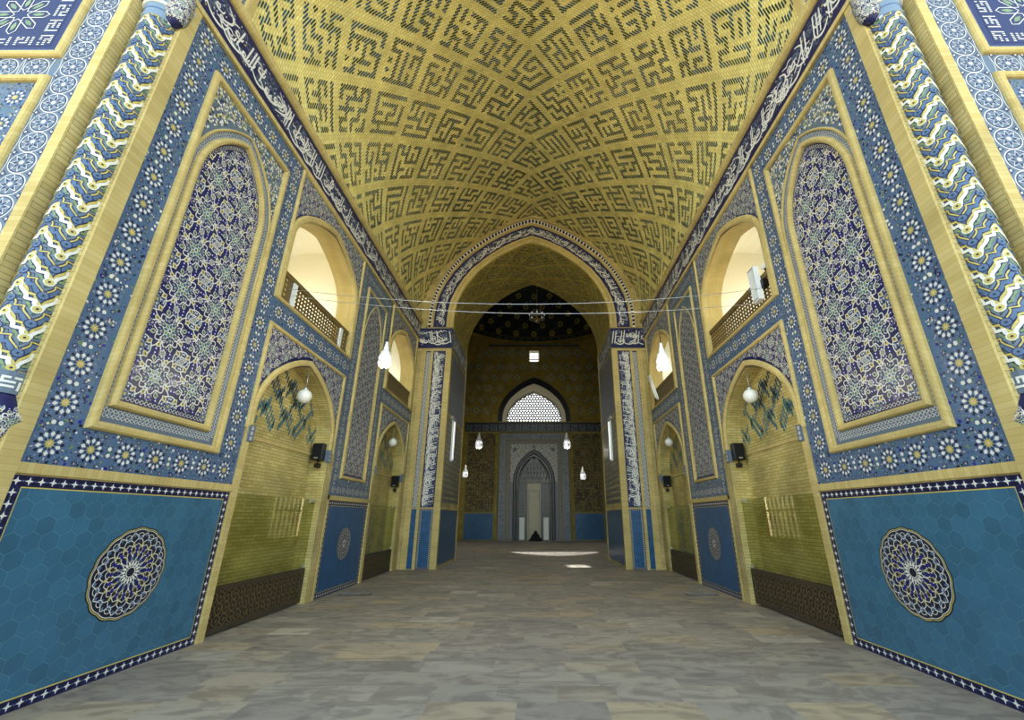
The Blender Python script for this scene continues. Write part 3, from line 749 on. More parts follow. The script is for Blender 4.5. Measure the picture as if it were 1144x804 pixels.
# ------------------------------------------------------------------ corner columns and pendants
def column(s):
    sn = 'left' if s < 0 else 'right'
    cx, cy, r = s*4.67, 3.67, .185
    root = thing('engaged_column', 'tall round corner column of zigzag ribbon tile at the %s front edge' % sn, 'column', (cx, cy, 0))
    def MC(u, v, d): a = -PI/2+u/r; return (cx+(r+d)*cos(a), cy+(r+d)*sin(a), v)
    C = 2*PI*r
    P = Pat(); nz = 130; z0, z1 = 2.82, 7.52
    for j in range(36):
        P.f.append(('steel_tile', [(C*j/36, z0, 0), (C*(j+1)/36, z0, 0), (C*(j+1)/36, z1, 0), (C*j/36, z1, 0)]))
    nv = 3; hp = C/nv/2
    def tri(u): t = (u/hp) % 2; return abs(t-1)
    def rib(zc, m, w, d, ph=0, edge='navy_tile', amp=.024, o=.018):
        pts = []; N = 132
        for i in range(N+1):
            u = C*i/N; t = (u/hp) % 2; q = t*PI*3+ph
            pts.append((u+.5*amp*sin(2*q), zc+.23*tri(u)+amp*sin(q)))
        P.ribbon(edge, pts, w+o, d-.0015); P.ribbon(m, pts, w, d)
    z = z0-.25; PH = .29
    while z < z1+.05:
        rib(z, 'white_tile', .030, .006); rib(z+.045, 'yellow_tile', .022, .005, .4, 'black_tile', .02, .012)
        rib(z+.11, 'azure_tile', .034, .005, 1.6, 'navy_tile', .03); rib(z+.16, 'yellow_tile', .013, .007, 2.2, 'navy_tile', .03, .012)
        rib(z+.205, 'steel_tile', .022, .004, 2.9, 'black_tile', .022, .012); rib(z+.245, 'green_tile', .024, .004, 3.3, 'black_tile', .02, .012)
        for q in range(nv*2):
            for dz, m, r_ in ((.135, 'azure_tile', .036), (-.005, 'yellow_tile', .032)):
                u = hp*q; zz = z+dz+.23*tri(u+1e-5)
                P.ngon('white_tile' if dz < 0 else 'navy_tile', u, zz, r_+.01, 9, 0, .0085); P.ngon(m, u, zz, r_, 9, 0, .010); P.ngon('black_tile', u, zz, .011, 6, 0, .0115)
        z += PH
    P.f = [f for f in P.f if min(p[1] for p in f[1]) >= z0-.001 and max(p[1] for p in f[1]) <= z1+.001]
    P.build(MC, 'shaft', root)
    P = Pat()   # ring with square lettering
    for j in range(24):
        P.box('steel_tile', C*j/24, 2.63, -.02, C*(j+1)/24, 2.83, .014)
        f = kufic_map(5, 9, 0)
    for i in range(64):
        for j in range(7):
            if f(i, j+1): P.rect('white_tile', C*i/64, 2.66+.02*j, C*(i+1)/64, 2.68+.02*j, .016)
    P.build(MC, 'lettered_ring', root)
    S = Solid(); prof = [(.12, 1.95), (.17, 2.0), (.13, 2.06), (.15, 2.12), (.24, 2.3), (.265, 2.42), (.24, 2.54), (.19, 2.62), (.185, 2.66)]
    S.lathe('navy_tile', (cx, cy, 0), [(.2, 0), (.2, 1.9)]+prof, 32); S.build('vase_base', root)
    P = Pat()
    def MB(u, v, d):
        for (ra, za), (rb, zb) in zip(prof, prof[1:]):
            if za <= v <= zb: rr = ra+(rb-ra)*(v-za)/(zb-za)+d; break
        else: rr = .2
        a = -PI/2+u/.22; return (cx+rr*cos(a), cy+rr*sin(a), v)
    CB = 2*PI*.22
    for q in range(6): vine_cell(P, CB*(q+.5)/6, 2.38, .24, lambda u, v: 2.13 < v < 2.6, 1.6); vine_cell(P, CB*(q+.5)/6, 2.14, .24, lambda u, v: 2.03 < v < 2.13, 1.6)
    P.build(MB, 'floral_inlay', root)
    S = Solid(); S.lathe('paleblue_tile', (cx, cy, 0), [(.185, 7.5), (.2, 7.54), (.19, 7.6), (.22, 7.8), (.27, 8.0), (.3, 9.05)], 32); S.build('capital', root)
    S = Solid()
    for q in range(4): S.lathe('white_tile' if q % 2 else 'azure_tile', (cx, cy, 0), [(.19+.03*q, 7.62+.1*q), (.2+.03*q, 7.635+.1*q), (.196+.03*q, 7.66+.1*q)], 32)
    S.build('capital_ring', root)
    # hanging vase-shaped pendant on the inner side of the capital
    px, py = s*4.46, 3.62
    root2 = thing('tiled_pendant', 'small hanging vase-shaped floral tile pendant beside the %s column capital' % sn, 'pendant', (px, py, 7.5))
    pr = [(.02, 7.5), (.08, 7.55), (.11, 7.65), (.125, 7.8), (.12, 7.95), (.1, 8.1), (.1, 8.12)]
    S = Solid(); S.lathe('navy_tile', (px, py, 0), pr, 24); S.build('body', root2)
    P = Pat()
    def MD(u, v, d):
        for (ra, za), (rb, zb) in zip(pr, pr[1:]):
            if za <= v <= zb: rr = ra+(rb-ra)*(v-za)/(zb-za)+d; break
        else: rr = .1
        a = -PI/2+u/.12; return (px+rr*cos(a), py+rr*sin(a), v)
    for q in range(4):
        for j in range(3): vine_cell(P, 2*PI*.12*(q+.5)/4, 7.63+.19*j, .19, lambda u, v: 7.56 < v < 8.08, 1.8)
    P.build(MD, 'floral_inlay', root2)
for s in (-1, 1): column(s)

# ------------------------------------------------------------------ facade wings beside the opening
YF = 3.45
for s in (-1, 1):
    sn = 'left' if s < 0 else 'right'
    M = (lambda s: lambda u, v, d: (s*u, YF-d, v))(s)
    P = Pat(); P.rect('wall_brick', 4.88, 0, 14, 9.05, 0)
    P.f.append(('wall_brick', [(4.88, 0, 0), (4.88, 15, 0), (4.88, 15, -.4), (4.88, 0, -.4)], [(0, 0), (0, 15), (.4, 15), (.4, 0)]))
    wf = P.build(M, 'wall_front_'+sn); tag(wf, kind='structure')
    P = Pat(); P.box('moulding_brick', 4.88, 0, 0, 5.0, 12, .02)
    P.sweep('moulding_brick', [(5.42, 2.0), (5.42, 6.3), (9, 6.3)], .09, .05); P.sweep('moulding_brick', [(5.42, 12), (5.42, 6.7), (9, 6.7)], .09, .05)
    P.build(M, 'brick_moulding', wf)
    P = Pat(); P.rect('steel_tile', 5.0, 1.9, 5.38, 12, .002); P.rect('steel_tile', 5.38, 6.34, 9, 6.66, .002)
    def rosette(u, v):
        P.ngon('white_tile', u, v, .145, 24, 0, .004); P.ngon('navy_tile', u, v, .134, 24, 0, .0055); P.ngon('steel_tile', u, v, .12, 24, 0, .006)
        for k in range(8): P.ribbon('white_tile', [(u+.12*cos(k*PI/4), v+.12*sin(k*PI/4)), (u+.06*cos(k*PI/4+.39), v+.06*sin(k*PI/4+.39)), (u+.12*cos(k*PI/4+.79), v+.12*sin(k*PI/4+.79))], .006, .0075); P.leaf('navy_tile', u+.04*cos(k*PI/4), v+.04*sin(k*PI/4), k*PI/4, .05, .013, .0075)
        P.star('white_tile', u, v, .035, .018, 8, 0, .009)
        for sx in (-1, 1):
            for sy in (-1, 1): P.star('navy_tile', u+sx*.14, v+sy*.142, .05, .02, 4, 0, .004); P.ngon('white_tile', u+sx*.14, v+sy*.142, .014, 6, 0, .0055)
            P.ribbon('white_tile', [(u+sx*.175, v-.142), (u+sx*.16, v), (u+sx*.175, v+.142)], .007, .004)
    for k in range(22): rosette(5.185, 3.65+.285*k)
    for k in range(8): rosette(5.185+.43+.36*k, 6.5)
    P.build(M, 'rosette_border', wf)
    P = Pat(); P.rect('navy_tile', 5.46, 6.74, 7.2, 8.4, .003); P.rect('navy_tile', 5.6, 6.86, 6.75, 8.0, .0045)
    f = kufic_map(3, 9, 0)
    for i in range(36):
        for j in range(36):
            u, v = 5.62+.031*i, 6.88+.031*j; e = min(i, 35-i, j, 35-j)
            if e < 6 and f(i+2, j+1) and e != 5: P.rect('white_tile', u, v, u+.031, v+.016, .006)
    cu, cv = 6.18, 7.43
    for k in range(8):
        a = k*PI/4; P.ribbon('white_tile', [(cu+x*cos(a)-y*sin(a), cv+x*sin(a)+y*cos(a)) for x, y in ((.08, 0), (.13, .055), (.3, .055), (.36, 0), (.3, -.055), (.13, -.055))], .012, .007, True)
        P.leaf('green_tile', cu+.14*cos(a), cv+.14*sin(a), a, .16, .03, .007)
    for k in range(60): P.leaf('steel_tile', 5.5+.03*k if k < 55 else 5.5, 6.78, .6, .04, .012, .005); P.leaf('steel_tile', 5.5, 6.78+.03*k, 1, .04, .012, .005)
    P.build(M, 'square_lettering_panel', wf)
    P = Pat(); star_region(P, 5.46, 2.0, 9, 6.26, 'steel_tile', 15)
    for i in range(8):
        for j in range(10): girih_star(P, 5.66+.4*i, 6.02-.4*j, .34, random.Random(i*j), (0, 0))
    P.build(M, 'star_tile_field', wf)

# ------------------------------------------------------------------ the great vault
VP = [(4.442, 9.05), (4.435, 9.45), (4.40, 9.85), (4.26, 10.45), (4.0, 11.0), (3.62, 11.6), (3.15, 12.15), (2.65, 12.66), (2.1, 13.1), (1.55, 13.48), (1.02, 13.78), (.5, 14.0), (0, 14.18)]
def curve_table(pts):
    L = [0]
    for a, b in zip(pts, pts[1:]): L.append(L[-1]+math.hypot(b[0]-a[0], b[1]-a[1]))
    return L
VC = list(reversed(VP)); VL = curve_table(VC); VT = VL[-1]     # from the crown down
def prof_at(pts, L, t):
    t = max(0, min(L[-1], t))
    for i in range(len(L)-1):
        if t <= L[i+1]+1e-9:
            q = (t-L[i])/(L[i+1]-L[i]); a, b = pts[i], pts[i+1]; tx, tz = (b[0]-a[0])/(L[i+1]-L[i]), (b[1]-a[1])/(L[i+1]-L[i])
            return a[0]+(b[0]-a[0])*q, a[1]+(b[1]-a[1])*q, tx, tz
def MV(s, pts=VC, L=VL):
    def f(u, v, d):   # u along the building, v = arc length from crown, d inwards
        x, z, tx, tz = prof_at(pts, L, v)
        return (s*(x+tz*d), u, z-tx*d) if tz < 0 else (s*x, u, z-d)
    return f
def vault_grid(P, m, y0, y1, T, ny=2, nv=48):
    for i in range(ny):
        for j in range(nv):
            a, b = y0+(y1-y0)*i/ny, y0+(y1-y0)*(i+1)/ny; c, e = T*j/nv, T*(j+1)/nv
            P.poly(m, [(a, c), (b, c), (b, e), (a, e)], 0)
YV0 = 4.5
def kufic_dashes(P, y0, y1, T, k, pitch, seed, n=11, row=.054, mats=('kufic_blue', 'kufic_green'), dw=.033, d=.004, keep=None, slope=.0):
    f = kufic_map(seed, n, 0); rnd = random.Random(seed); y = y0+row/2; sub = pitch/n
    while y < y1:
        v = 0; st = .01; run = None
        while v < T:
            a = (y-.35+k*v)/sub; b = (y-.35-k*v)/sub
            on = f(int(math.floor(a)), int(math.floor(b)))
            if on and run is None: run = v
            if run is not None and (not on or v+st >= T or v-run > .3):
                if v-run > .03:
                    m = mats[0] if rnd.random() < .55 else mats[1]
                    if keep is None or keep(y, (run+v)/2): P.poly(m, [(y-dw/2, run+.008), (y+dw/2, run+.008), (y+dw/2, v-.004), (y-dw/2, v-.004)], d)
                run = None
            v += st
        y += row
root = None
for s in (-1, 1):
    P = Pat(); vault_grid(P, 'vault_brick', YV0, YP+.35, VT)
    o = P.build(MV(s), 'ceiling'); tag(o, kind='structure')
    P = Pat(); kufic_dashes(P, YV0+.05, YP, VT-.12, .86, 1.6, 41 if s < 0 else 57)
    P.build(MV(s), 'square_lettering_brickwork', o)
    # front arch rib and its tiled soffit
    P = Pat()
    for j in range(40):
        c, e = VT*j/40, VT*(j+1)/40
        for (a, b, m, d) in ((YV0-.16, YV0, 'moulding_brick', .08), (YE-.2, YV0-.16, 'navy_tile', .03)):
            P.f.append((m, [(a, c, d), (b, c, d), (b, e, d), (a, e, d)]))
        P.f.append(('moulding_brick', [(YV0, c, 0), (YV0, c, .08), (YV0, e, .08), (YV0, e, 0)]))
        P.f.append(('moulding_brick', [(YV0-.16, c, .03), (YV0-.16, c, .08), (YV0-.16, e, .08), (YV0-.16, e, .03)]))
    Q = Pat()
    for j in range(12): vine_cell(Q, YV0-.42, VT-.3-.5*j, .5, None)
    P.f += [(f[0], [(p[0], p[1], p[2]+.032) for p in f[1]]) for f in Q.f]
    P.build(MV(s), 'front_rib', o)
# upper facade above the opening (closes the front of the vault)
P = Pat(); ring = [(x, z) for x, z in VP]+[(-x, z) for x, z in reversed(VP[:-1])]
P.area('wall_brick', [(-14, 15), (-14, 9.05)]+[(-p[0], p[1]) for p in ring]+[(14, 9.05), (14, 15), (14, 16), (-14, 16)])
o = P.build(front(YF), 'wall_front_upper'); tag(o, kind='structure')

# ------------------------------------------------------------------ arch wall: piers, great arch, reveal, soffit
AZ, AP = 8.72, 12.72
AI = 3.12
inner = arch(0, AI, AZ, AP, 0)
P = Pat(); P.area('wall_brick', [(-8, 0)]+inner+[(8, 0), (8, 15), (-8, 15)])
wa = P.build(front(YP), 'wall_portal'); tag(wa, kind='structure')
MF = front(YP)
P = Pat(); D = YR-YP
ar = arch(0, AI, AZ, AP)
MS = MF
P.wallstrip('soffit_brick', ar, 0, -D)
sof = P.build(MF, 'arch_soffit', wa)
# diagonal blue brick lettering on the soffit, mapped by arc length from the apex
ah = list(reversed([(AI*x, AZ+(AP-AZ)*z) for x, z in APROF])); aL = curve_table(ah)
for s in (-1, 1):
    P = Pat(); kufic_dashes(P, YP+.12, YR-.1, aL[-1]-.05, .86, 1.15, 12+s, row=.06, mats=('kufic_green', 'kufic_blue'), dw=.036)
    P.build(MV(s, ah, aL), 'soffit_lettering', wa)
    # reveal below the springing: polished tile above a dark blue dado
    R = (lambda s: lambda u, v, d: (s*(AI-d), u, v))(s)
    P = Pat(); P.rect('wall_brick', YP, 0, YR, AZ, 0); hexes(P, YP+.12, .1, YR-.12, 1.86, .2, 'deep_hexagon_tile', 'navy_tile')
    P.rect('grey_plaster', YP+.12, 5.3, YR-.12, 7.7, .006); P.box('moulding_brick', YP+.1, 1.88, 0, YR, 1.95, .02); P.box('moulding_brick', YR-.12, 0, 0, YR, AZ, .02)
    for i in range(16):
        for j in range(15):
            u, v = YP+.24+.205*i, 2.1+.205*j+.08
            P.ngon('steel_tile', u, v, .1, 6, 0, .004); P.star('olive_tile', u, v, .08, .04, 6, 0, .006); P.ngon('black_tile', u, v, .03, 6, 0, .008)
    P.rect('steel_tile', YP, 7.83, YR, 8.67, .004); Q = Pat(); thuluth(Q, YP+.05, YR-.05, 7.88, 8.62, 3+s); P.f += [(f[0], [(p[0], p[1], p[2]+.004) for p in f[1]]) for f in Q.f]
    P.build(R, 'reveal_tiling', wa)
    # pier face
    P = Pat(); F2 = (lambda s: lambda u, v, d: (s*u, YP-d, v))(s)
    for a, b in ((3.12, 3.34), (3.82, 3.92), (4.1, 4.3)): P.box('moulding_brick', a, 0, 0, b, 7.75, .04)
    P.box('moulding_brick', 3.12, 7.7, 0, 4.44, 7.78, .05)
    P.box('moulding_brick', 3.34, 1.88, 0, 4.1, 1.93, .035)
    P.build(F2, 'pier_brickwork', wa)
    P = Pat(); hexes(P, 3.4, .06, 3.78, 1.84, .12, 'deep_hexagon_tile', 'deep_grout'); hexes(P, 3.92, .02, 4.1, 1.88, .12, 'deep_hexagon_tile', 'teal_tile')
    star_border(P, 3.34, 0, 3.82, 1.88, .055)
    P.build(F2, 'pier_dado', wa)
    root = thing('pier_inscription_panel', 'tall violet-blue and white lettered tile panel on the %s pier of the great arch' % ('left' if s < 0 else 'right'), 'tile panel', (s*3.6, YP, 1.93))
    P = Pat(); P.rect('navy_tile', 3.34, 1.93, 3.82, 7.7, .004); Q = Pat(); thuluth(Q, 1.95, 7.68, 0, .46, 17+s, 1, 1.5); thuluth(Q, 1.95, 7.68, 0, .25, 27+s, 1, 1.5)
    P.f += [(f[0], [(3.81-p[1], p[0], p[2]+.004) for p in f[1]]) for f in Q.f]
    P.build(F2, 'wide_lettering', root)
    P = Pat(); P.rect('navy_tile', 3.92, 1.93, 4.1, 7.7, .004)
    for j in range(38): vine_cell(P, 4.01, 2.02+.15*j, .17, lambda u, v: 3.93 < u < 4.09, 2.2)
    P.build(F2, 'narrow_floral_strip', root)
    # capital inscription
    P = Pat(); P.box('navy_tile', 3.12, 7.83, 0, 4.44, 8.67, .02); Q = Pat(); thuluth(Q, 3.14, 4.42, 7.9, 8.62, 31+s, 1, 1.6)
    P.f += [(f[0], [(p[0], p[1], p[2]+.02) for p in f[1]]) for f in Q.f]; o = P.build(F2, 'inscription_block')
    tag(o, 'square block of white calligraphy capping the %s pier of the great arch' % ('left' if s < 0 else 'right'), 'inscription')
# archivolt
root = thing('archivolt', 'great pointed arch surround of brick bands and blue calligraphy at the end of the vault', 'arch', (0, YP, 8.7))
P = Pat(); P.sweep('moulding_brick', arch(0, 3.2, AZ, 12.83), .16, .05); P.sweep('moulding_brick', arch(0, 3.345, AZ, 12.99), .13, .06); P.build(MF, 'inner_moulding', root)
def ringband(P, m, h0, a0, h1, a1, d):
    A = arch(0, h0, AZ, a0); B = arch(0, h1, AZ, a1)
    for i in range(len(A)-1): P.poly(m, [A[i], A[i+1], B[i+1], B[i]], d)
P = Pat(); ringband(P, 'navy_tile', 3.41, 13.04, 3.92, 13.6, .01)
# calligraphy wrapped round the arch
mid = arch(0, 3.42, AZ, 13.06); mo = arch(0, 3.91, AZ, 13.58); mL = curve_table(mid)
Q = Pat(); thuluth(Q, 0.05, mL[-1]-.05, 0.04, .48, 77, 1, 1.1)
def wrap(u, v):
    for i in range(len(mL)-1):
        if u <= mL[i+1]+1e-6:
            q = max(0, (u-mL[i])/(mL[i+1]-mL[i])); a = [mid[i][k]+(mid[i+1][k]-mid[i][k])*q for k in (0, 1)]; b = [mo[i][k]+(mo[i+1][k]-mo[i][k])*q for k in (0, 1)]
            return (a[0]+(b[0]-a[0])*v/.52, a[1]+(b[1]-a[1])*v/.52)
    return mid[-1]
for f in Q.f: P.f.append((f[0], [(*wrap(p[0], p[1]), p[2]+.011) for p in f[1]]))
P.build(MF, 'calligraphy_band', root)
P = Pat(); P.sweep('moulding_brick', arch(0, 3.97, AZ, 13.7), .1, .06); P.sweep('moulding_brick', arch(0, 4.16, AZ, 14.0), .05, .1)
P.build(MF, 'outer_moulding', root)
P = Pat(); ringband(P, 'white_tile', 4.02, 13.75, 4.135, 13.95, .02)
e0 = arch(0, 4.03, AZ, 13.77); e1 = arch(0, 4.125, AZ, 13.93); 
for i in range(len(e0)-1):
    n = max(1, round(math.hypot(e0[i+1][0]-e0[i][0], e0[i+1][1]-e0[i][1])/.15))
    for k in range(n):
        f = lambda A, t: (A[i][0]+(A[i+1][0]-A[i][0])*t, A[i][1]+(A[i+1][1]-A[i][1])*t)
        t0, t1 = k/n, (k+.62)/n; P.poly('black_tile', [f(e0, t0), f(e0, t1), f(e1, t1), f(e1, t0)], .023)
P.build(MF, 'chequered_edge', root)

# ------------------------------------------------------------------ domed chamber beyond
CX = 7.3; ZD = 15.95
P = Pat()
for s in (-1, 1):
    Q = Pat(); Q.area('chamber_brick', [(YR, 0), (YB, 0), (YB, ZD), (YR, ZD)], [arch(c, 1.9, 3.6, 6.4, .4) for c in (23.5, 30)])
    P.f += [(f[0], [(s*CX, p[0], p[1]) for p in f[1]], [(p[0], p[1]) for p in f[1]]) for f in Q.f]
o = P.build(lambda u, v, d: (u, v, d), 'wall_chamber_sides'); tag(o, kind='structure')
nw = 3
for s in (-1, 1):
    for c in (23.5, 30):
        P = Pat(); kw = inside_arch(c, 1.9, 3.6, 6.4, .4)
        for k in range(-3, 4): P.box('plaster', c+k*.55-.09, .4, -.12, c+k*.55+.09, 3.6+2.8*(1-abs(k)*.16), -.04)
        P.box('plaster', c-1.9, 2.0, -.12, c+1.9, 2.14, -.04); P.box('plaster', c-1.9, 3.55, -.12, c+1.9, 3.7, -.04)
        P.area('dim_glass', arch(c, 1.9, 3.6, 6.4, .4), (), -.15)  # added pane, dims the sky through the side opening
        o = P.build((lambda s: lambda u, v, d: (s*(CX-d), u, v))(s), 'window_%d' % nw); tag(o, kind='structure'); nw += 1
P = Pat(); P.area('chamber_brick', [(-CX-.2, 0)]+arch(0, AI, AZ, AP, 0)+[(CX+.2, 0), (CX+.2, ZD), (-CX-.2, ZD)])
o = P.build(front(YR), 'wall_chamber_front'); tag(o, kind='structure')
WH, WZ, WA = 2.3, 8.98, 11.6     # arched window of the chamber
MBk = front(YB)
P = Pat(); wo = arch(.0, WH, WZ, WA); sw = rectpath(-.42, 14.2, .42, 15.2)
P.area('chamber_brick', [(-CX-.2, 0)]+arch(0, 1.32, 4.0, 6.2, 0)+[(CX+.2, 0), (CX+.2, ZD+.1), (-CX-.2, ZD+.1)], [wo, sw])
P.wallstrip('plaster', wo+[wo[0]], 0, -.7); P.wallstrip('plaster', sw+[sw[0]], 0, -.5)
wb = P.build(MBk, 'wall_back'); tag(wb, kind='structure')
P = Pat()   # tiled zones of the mihrab wall
for s in (-1, 1):
    a, b = sorted((s*3.1, s*5.3)); hexes(P, a, .05, b, 1.9, .3, 'deep_hexagon_tile', 'navy_tile')
    P.rect('chamber_panel', a, 2.02, b, 8.0, .004); P.box('olive_tile', min(s*5.3, s*5.42), 0, 0, max(s*5.3, s*5.42), 8.1, .05); P.box('olive_tile', a, 1.92, 0, b, 2.0, .03)
    rnd = random.Random(s+5)
    for i in range(11):
        for j in range(30): P.star(rnd.choice(['olive_tile', 'black_tile', 'green_tile']), a+.1+.2*i, 2.12+.2*j, .075, .03, 6, 0, .007)
P.rect('black_tile', -5.6, 8.16, 5.6, 8.9, .01); Q = Pat(); f = kufic_map(29, 9, 0)
for i in range(150):
    for j in range(8):
        if f(i, j): P.rect('steel_tile', -5.5+.073*i, 8.24+.07*j, -5.43+.073*i, 8.3+.07*j, .014)
P.box('olive_tile', -5.6, 8.08, 0, 5.6, 8.16, .04)
P.build(MBk, 'wall_tiling', wb)
# bands, lozenges and pointed ribs of the zone of transition
P = Pat()
a0 = arch(0, WH+.3, WZ, WA+.6); a1 = arch(0, WH+.68, WZ, WA+1.15)
b0 = arch(0, WH, WZ, WA)
for i in range(len(a0)-1): P.poly('plaster', [b0[i], b0[i+1], a0[i+1], a0[i]], .01)
for i in range(len(a0)-1): P.poly('black_tile', [a0[i], a0[i+1], a1[i+1], a1[i]], .02)
P.sweep('olive_tile', arch(0, WH+.72, WZ, WA+1.22), .08, .06)
def loz(u, v, r, m1, m2): P.ribbon(m1, [(u-r, v), (u, v+r), (u+r, v), (u, v-r)], r*.2, .02, True); P.ribbon(m2, [(u-r*.6, v), (u, v+r*.6), (u+r*.6, v), (u, v-r*.6)], r*.14, .02, True); P.ngon(m1, u, v, r*.22, 4, 0, .02)
ko = inside_arch(0, WH+1.1, WZ, WA+1.7, 0)
for i in range(-8, 9):
    if abs(i) >= 1: loz(i*.95, 15.0, .47, 'paleblue_tile', 'yellow_tile')
    for j in range(5):
        u, v = i*.95+(.47 if j % 2 else 0), 9.9+j*.95
        if not ko(u, v) and v < 14.4: loz(u, v, .38, 'teal_tile' if (i+j) % 2 else 'paleblue_tile', 'yellow_tile')
P.box('olive_tile', -7.3, 14.35, 0, 7.3, 14.42, .03); P.box('black_tile', -7.3, 15.62, 0, 7.3, 15.72, .04); P.box('steel_tile', -7.3, 15.72, 0, 7.3, 15.78, .05)
for s in (-1, 1):
    P.sweep('chamber_brick', [(s*(3.4+.2*t+.1*t*t), 9+t) for t in (0, 1, 2, 3)]+[(s*(5.3), 12.9), (s*7.2, 14.2)], .14, .12)
    P.sweep('chamber_brick', [(s*7.2, 10.5), (s*5.6, 12.2), (s*4.2, 13.6), (s*3.2, 14.3)], .12, .12)
P.build(MBk, 'transition_brickwork', wb)
# squinch walls across the rear corners
P = Pat()
for s in (-1, 1): P.poly3('chamber_brick', [(s*3.7, YB-.02, ZD), (s*CX, 30.6, ZD), (s*CX, 30.6, 12.2), (s*6.6, 32.2, 11.0), (s*5.6, 33.2, 13.4)])
o = P.build(lambda u, v, d: (u, v, d), 'wall_chamber_squinches'); tag(o, kind='structure')
# dome
DC = (0, 26.9, ZD); DR = 7.62
def MDm(u, v, d):     # u = azimuth, v = 0 rim .. 1 crown
    a = v*PI/2; r = (DR-d)*cos(a); return (DC[0]+r*sin(u), DC[1]+r*cos(u), DC[2]+(DR*1.05-d)*sin(a))
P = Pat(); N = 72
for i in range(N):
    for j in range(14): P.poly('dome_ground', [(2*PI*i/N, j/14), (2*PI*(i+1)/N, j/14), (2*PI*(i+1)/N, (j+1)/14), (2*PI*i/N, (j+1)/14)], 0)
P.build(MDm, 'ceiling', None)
dome = bpy.context.scene.collection.objects[-1]; tag(dome, kind='structure')
P = Pat()
for j, v in enumerate((.065, .125, .19, .26, .335, .42, .52, .62)):
    n = 30 if j < 5 else 20; rr = .048
    for i in range(n):
        u = 2*PI*(i+(.5 if j % 2 else 0))/n; sc = 1/max(.2, cos(v*PI/2))
        def ng(m, r, nn, d): P.poly(m, [(u+r*1.5*sc*cos(2*PI*k/nn), v+r*sin(2*PI*k/nn)) for k in range(nn)], d)
        ng('olive_tile', .026, 6, .02); ng('yellow_tile', .018, 6, .03); ng('black_tile', .009, 6, .04)
        uu = u+PI/n; P.poly('navy_tile', [(uu-.02*sc, v), (uu, v+.02), (uu+.02*sc, v), (uu, v-.02)], .02)
        P.ribbon('steel_tile', [(u, v+.028), (uu, v+.05)], .004, .02)
for i in range(N): P.poly('steel_tile', [(2*PI*i/N, .02), (2*PI*(i+.6)/N, .02), (2*PI*(i+.6)/N, .028), (2*PI*i/N, .028)], .02); P.poly('olive_tile', [(2*PI*i/N, .036), (2*PI*(i+1)/N, .036), (2*PI*(i+1)/N, .042), (2*PI*i/N, .042)], .02)
P.build(MDm, 'dome_medallions', dome)
# roof slab over the chamber corners
P = Pat(); circ = [(DC[0]+7.3*sin(2*PI*k/48), DC[1]+7.3*cos(2*PI*k/48)) for k in range(48)]
P.area('chamber_brick', [(-CX-.3, YR-.2), (CX+.3, YR-.2), (CX+.3, YB+.3), (-CX-.3, YB+.3)], [circ])
o = P.build(lambda u, v, d: (u, v, ZD), 'ceiling'); tag(o, kind='structure')

# windows
P = Pat(); kk = inside_arch(0, WH+.01, WZ, WA+.01, WZ-.01)
P.sweep('rail_wood', arch(0, WH-.03, WZ, WA-.04)+[(-WH+.03, WZ)], .07, .06, base=-.62)
wf = P.build(MBk, 'window_1'); tag(wf, kind='structure')
P = Pat(); r = .24
for j in range(15):
    for i in range(-18, 19):
        u, v = i*r+(r/2 if j % 2 else 0), WZ+j*r*.866
        if kk(u, v): P.ribbon('dark_marble', [(u+r*.5*cos(PI/6+k*PI/3)*1.12, v+r*.5*sin(PI/6+k*PI/3)*1.12) for k in range(6)], .085, -.6, True, kk); P.ribbon('dark_marble', [(u+r*.5*cos(PI/6+k*PI/3)*1.12, v+r*.5*sin(PI/6+k*PI/3)*1.12) for k in range(6)], .085, -.55, True, kk)
P.build(MBk, 'lattice', wf)
P = Pat(); P.area('sky_dimming_glass', arch(0, WH, WZ, WA), (), -.66); P.build(MBk, 'pane', wf)  # pane added to tone down the sky behind the lattice
P = Pat(); P.sweep('plaster', rectpath(-.38, 14.24, .38, 15.16), .06, .05, True, -.4); P.box('plaster', -.02, 14.2, -.4, .02, 15.2, -.36); P.box('plaster', -.4, 14.78, -.4, .4, 14.82, -.36)
P.area('sky_dimming_glass', rectpath(-.42, 14.2, .42, 15.2), (), -.45)  # added pane, weakens sky and sun through the small window
o = P.build(MBk, 'window_2'); tag(o, kind='structure')

# ------------------------------------------------------------------ mihrab
root = thing('mihrab', 'tall grey marble prayer niche with nested frames and stalactite hood at the far end', 'mihrab', (0, YB, 0))
mc = .0
P = Pat(); P.box('grey_plaster', -2.45, 0, 0, 2.45, 7.5, .12); P.f = [f for f in P.f]
op = arch(mc, 1.32, 4.0, 6.2, 0)
P.f = []; P.area('grey_plaster', [(-2.75, 0)]+op+[(2.75, 0), (2.75, 8.0), (-2.75, 8.0)], (), .12); P.wallstrip('dark_marble', op, .12, -.9)
for u in (-2.75, 2.75): P.f.append(('grey_plaster', [(u, 0, 0), (u, 8, 0), (u, 8, .12), (u, 0, .12)], [(0, 0)]*4))
P.f.append(('grey_plaster', [(-2.75, 8, 0), (2.75, 8, 0), (2.75, 8, .12), (-2.75, 8, .12)], [(0, 0)]*4))
P.build(MBk, 'surround', root)
P = Pat(); P.sweep('olive_tile', [(-2.85, 0), (-2.85, 8.05), (2.85, 8.05), (2.85, 0)], .16, .18); P.sweep('olive_tile', [(-2.15, 0), (-2.15, 7.45), (2.15, 7.45), (2.15, 0)], .09, .04, base=.12); P.sweep('olive_tile', [(-1.92, 0), (-1.92, 7.2), (1.92, 7.2), (1.92, 0)], .05, .04, base=.12)
P.build(MBk, 'frame', root)
P = Pat(); rnd = random.Random(2)
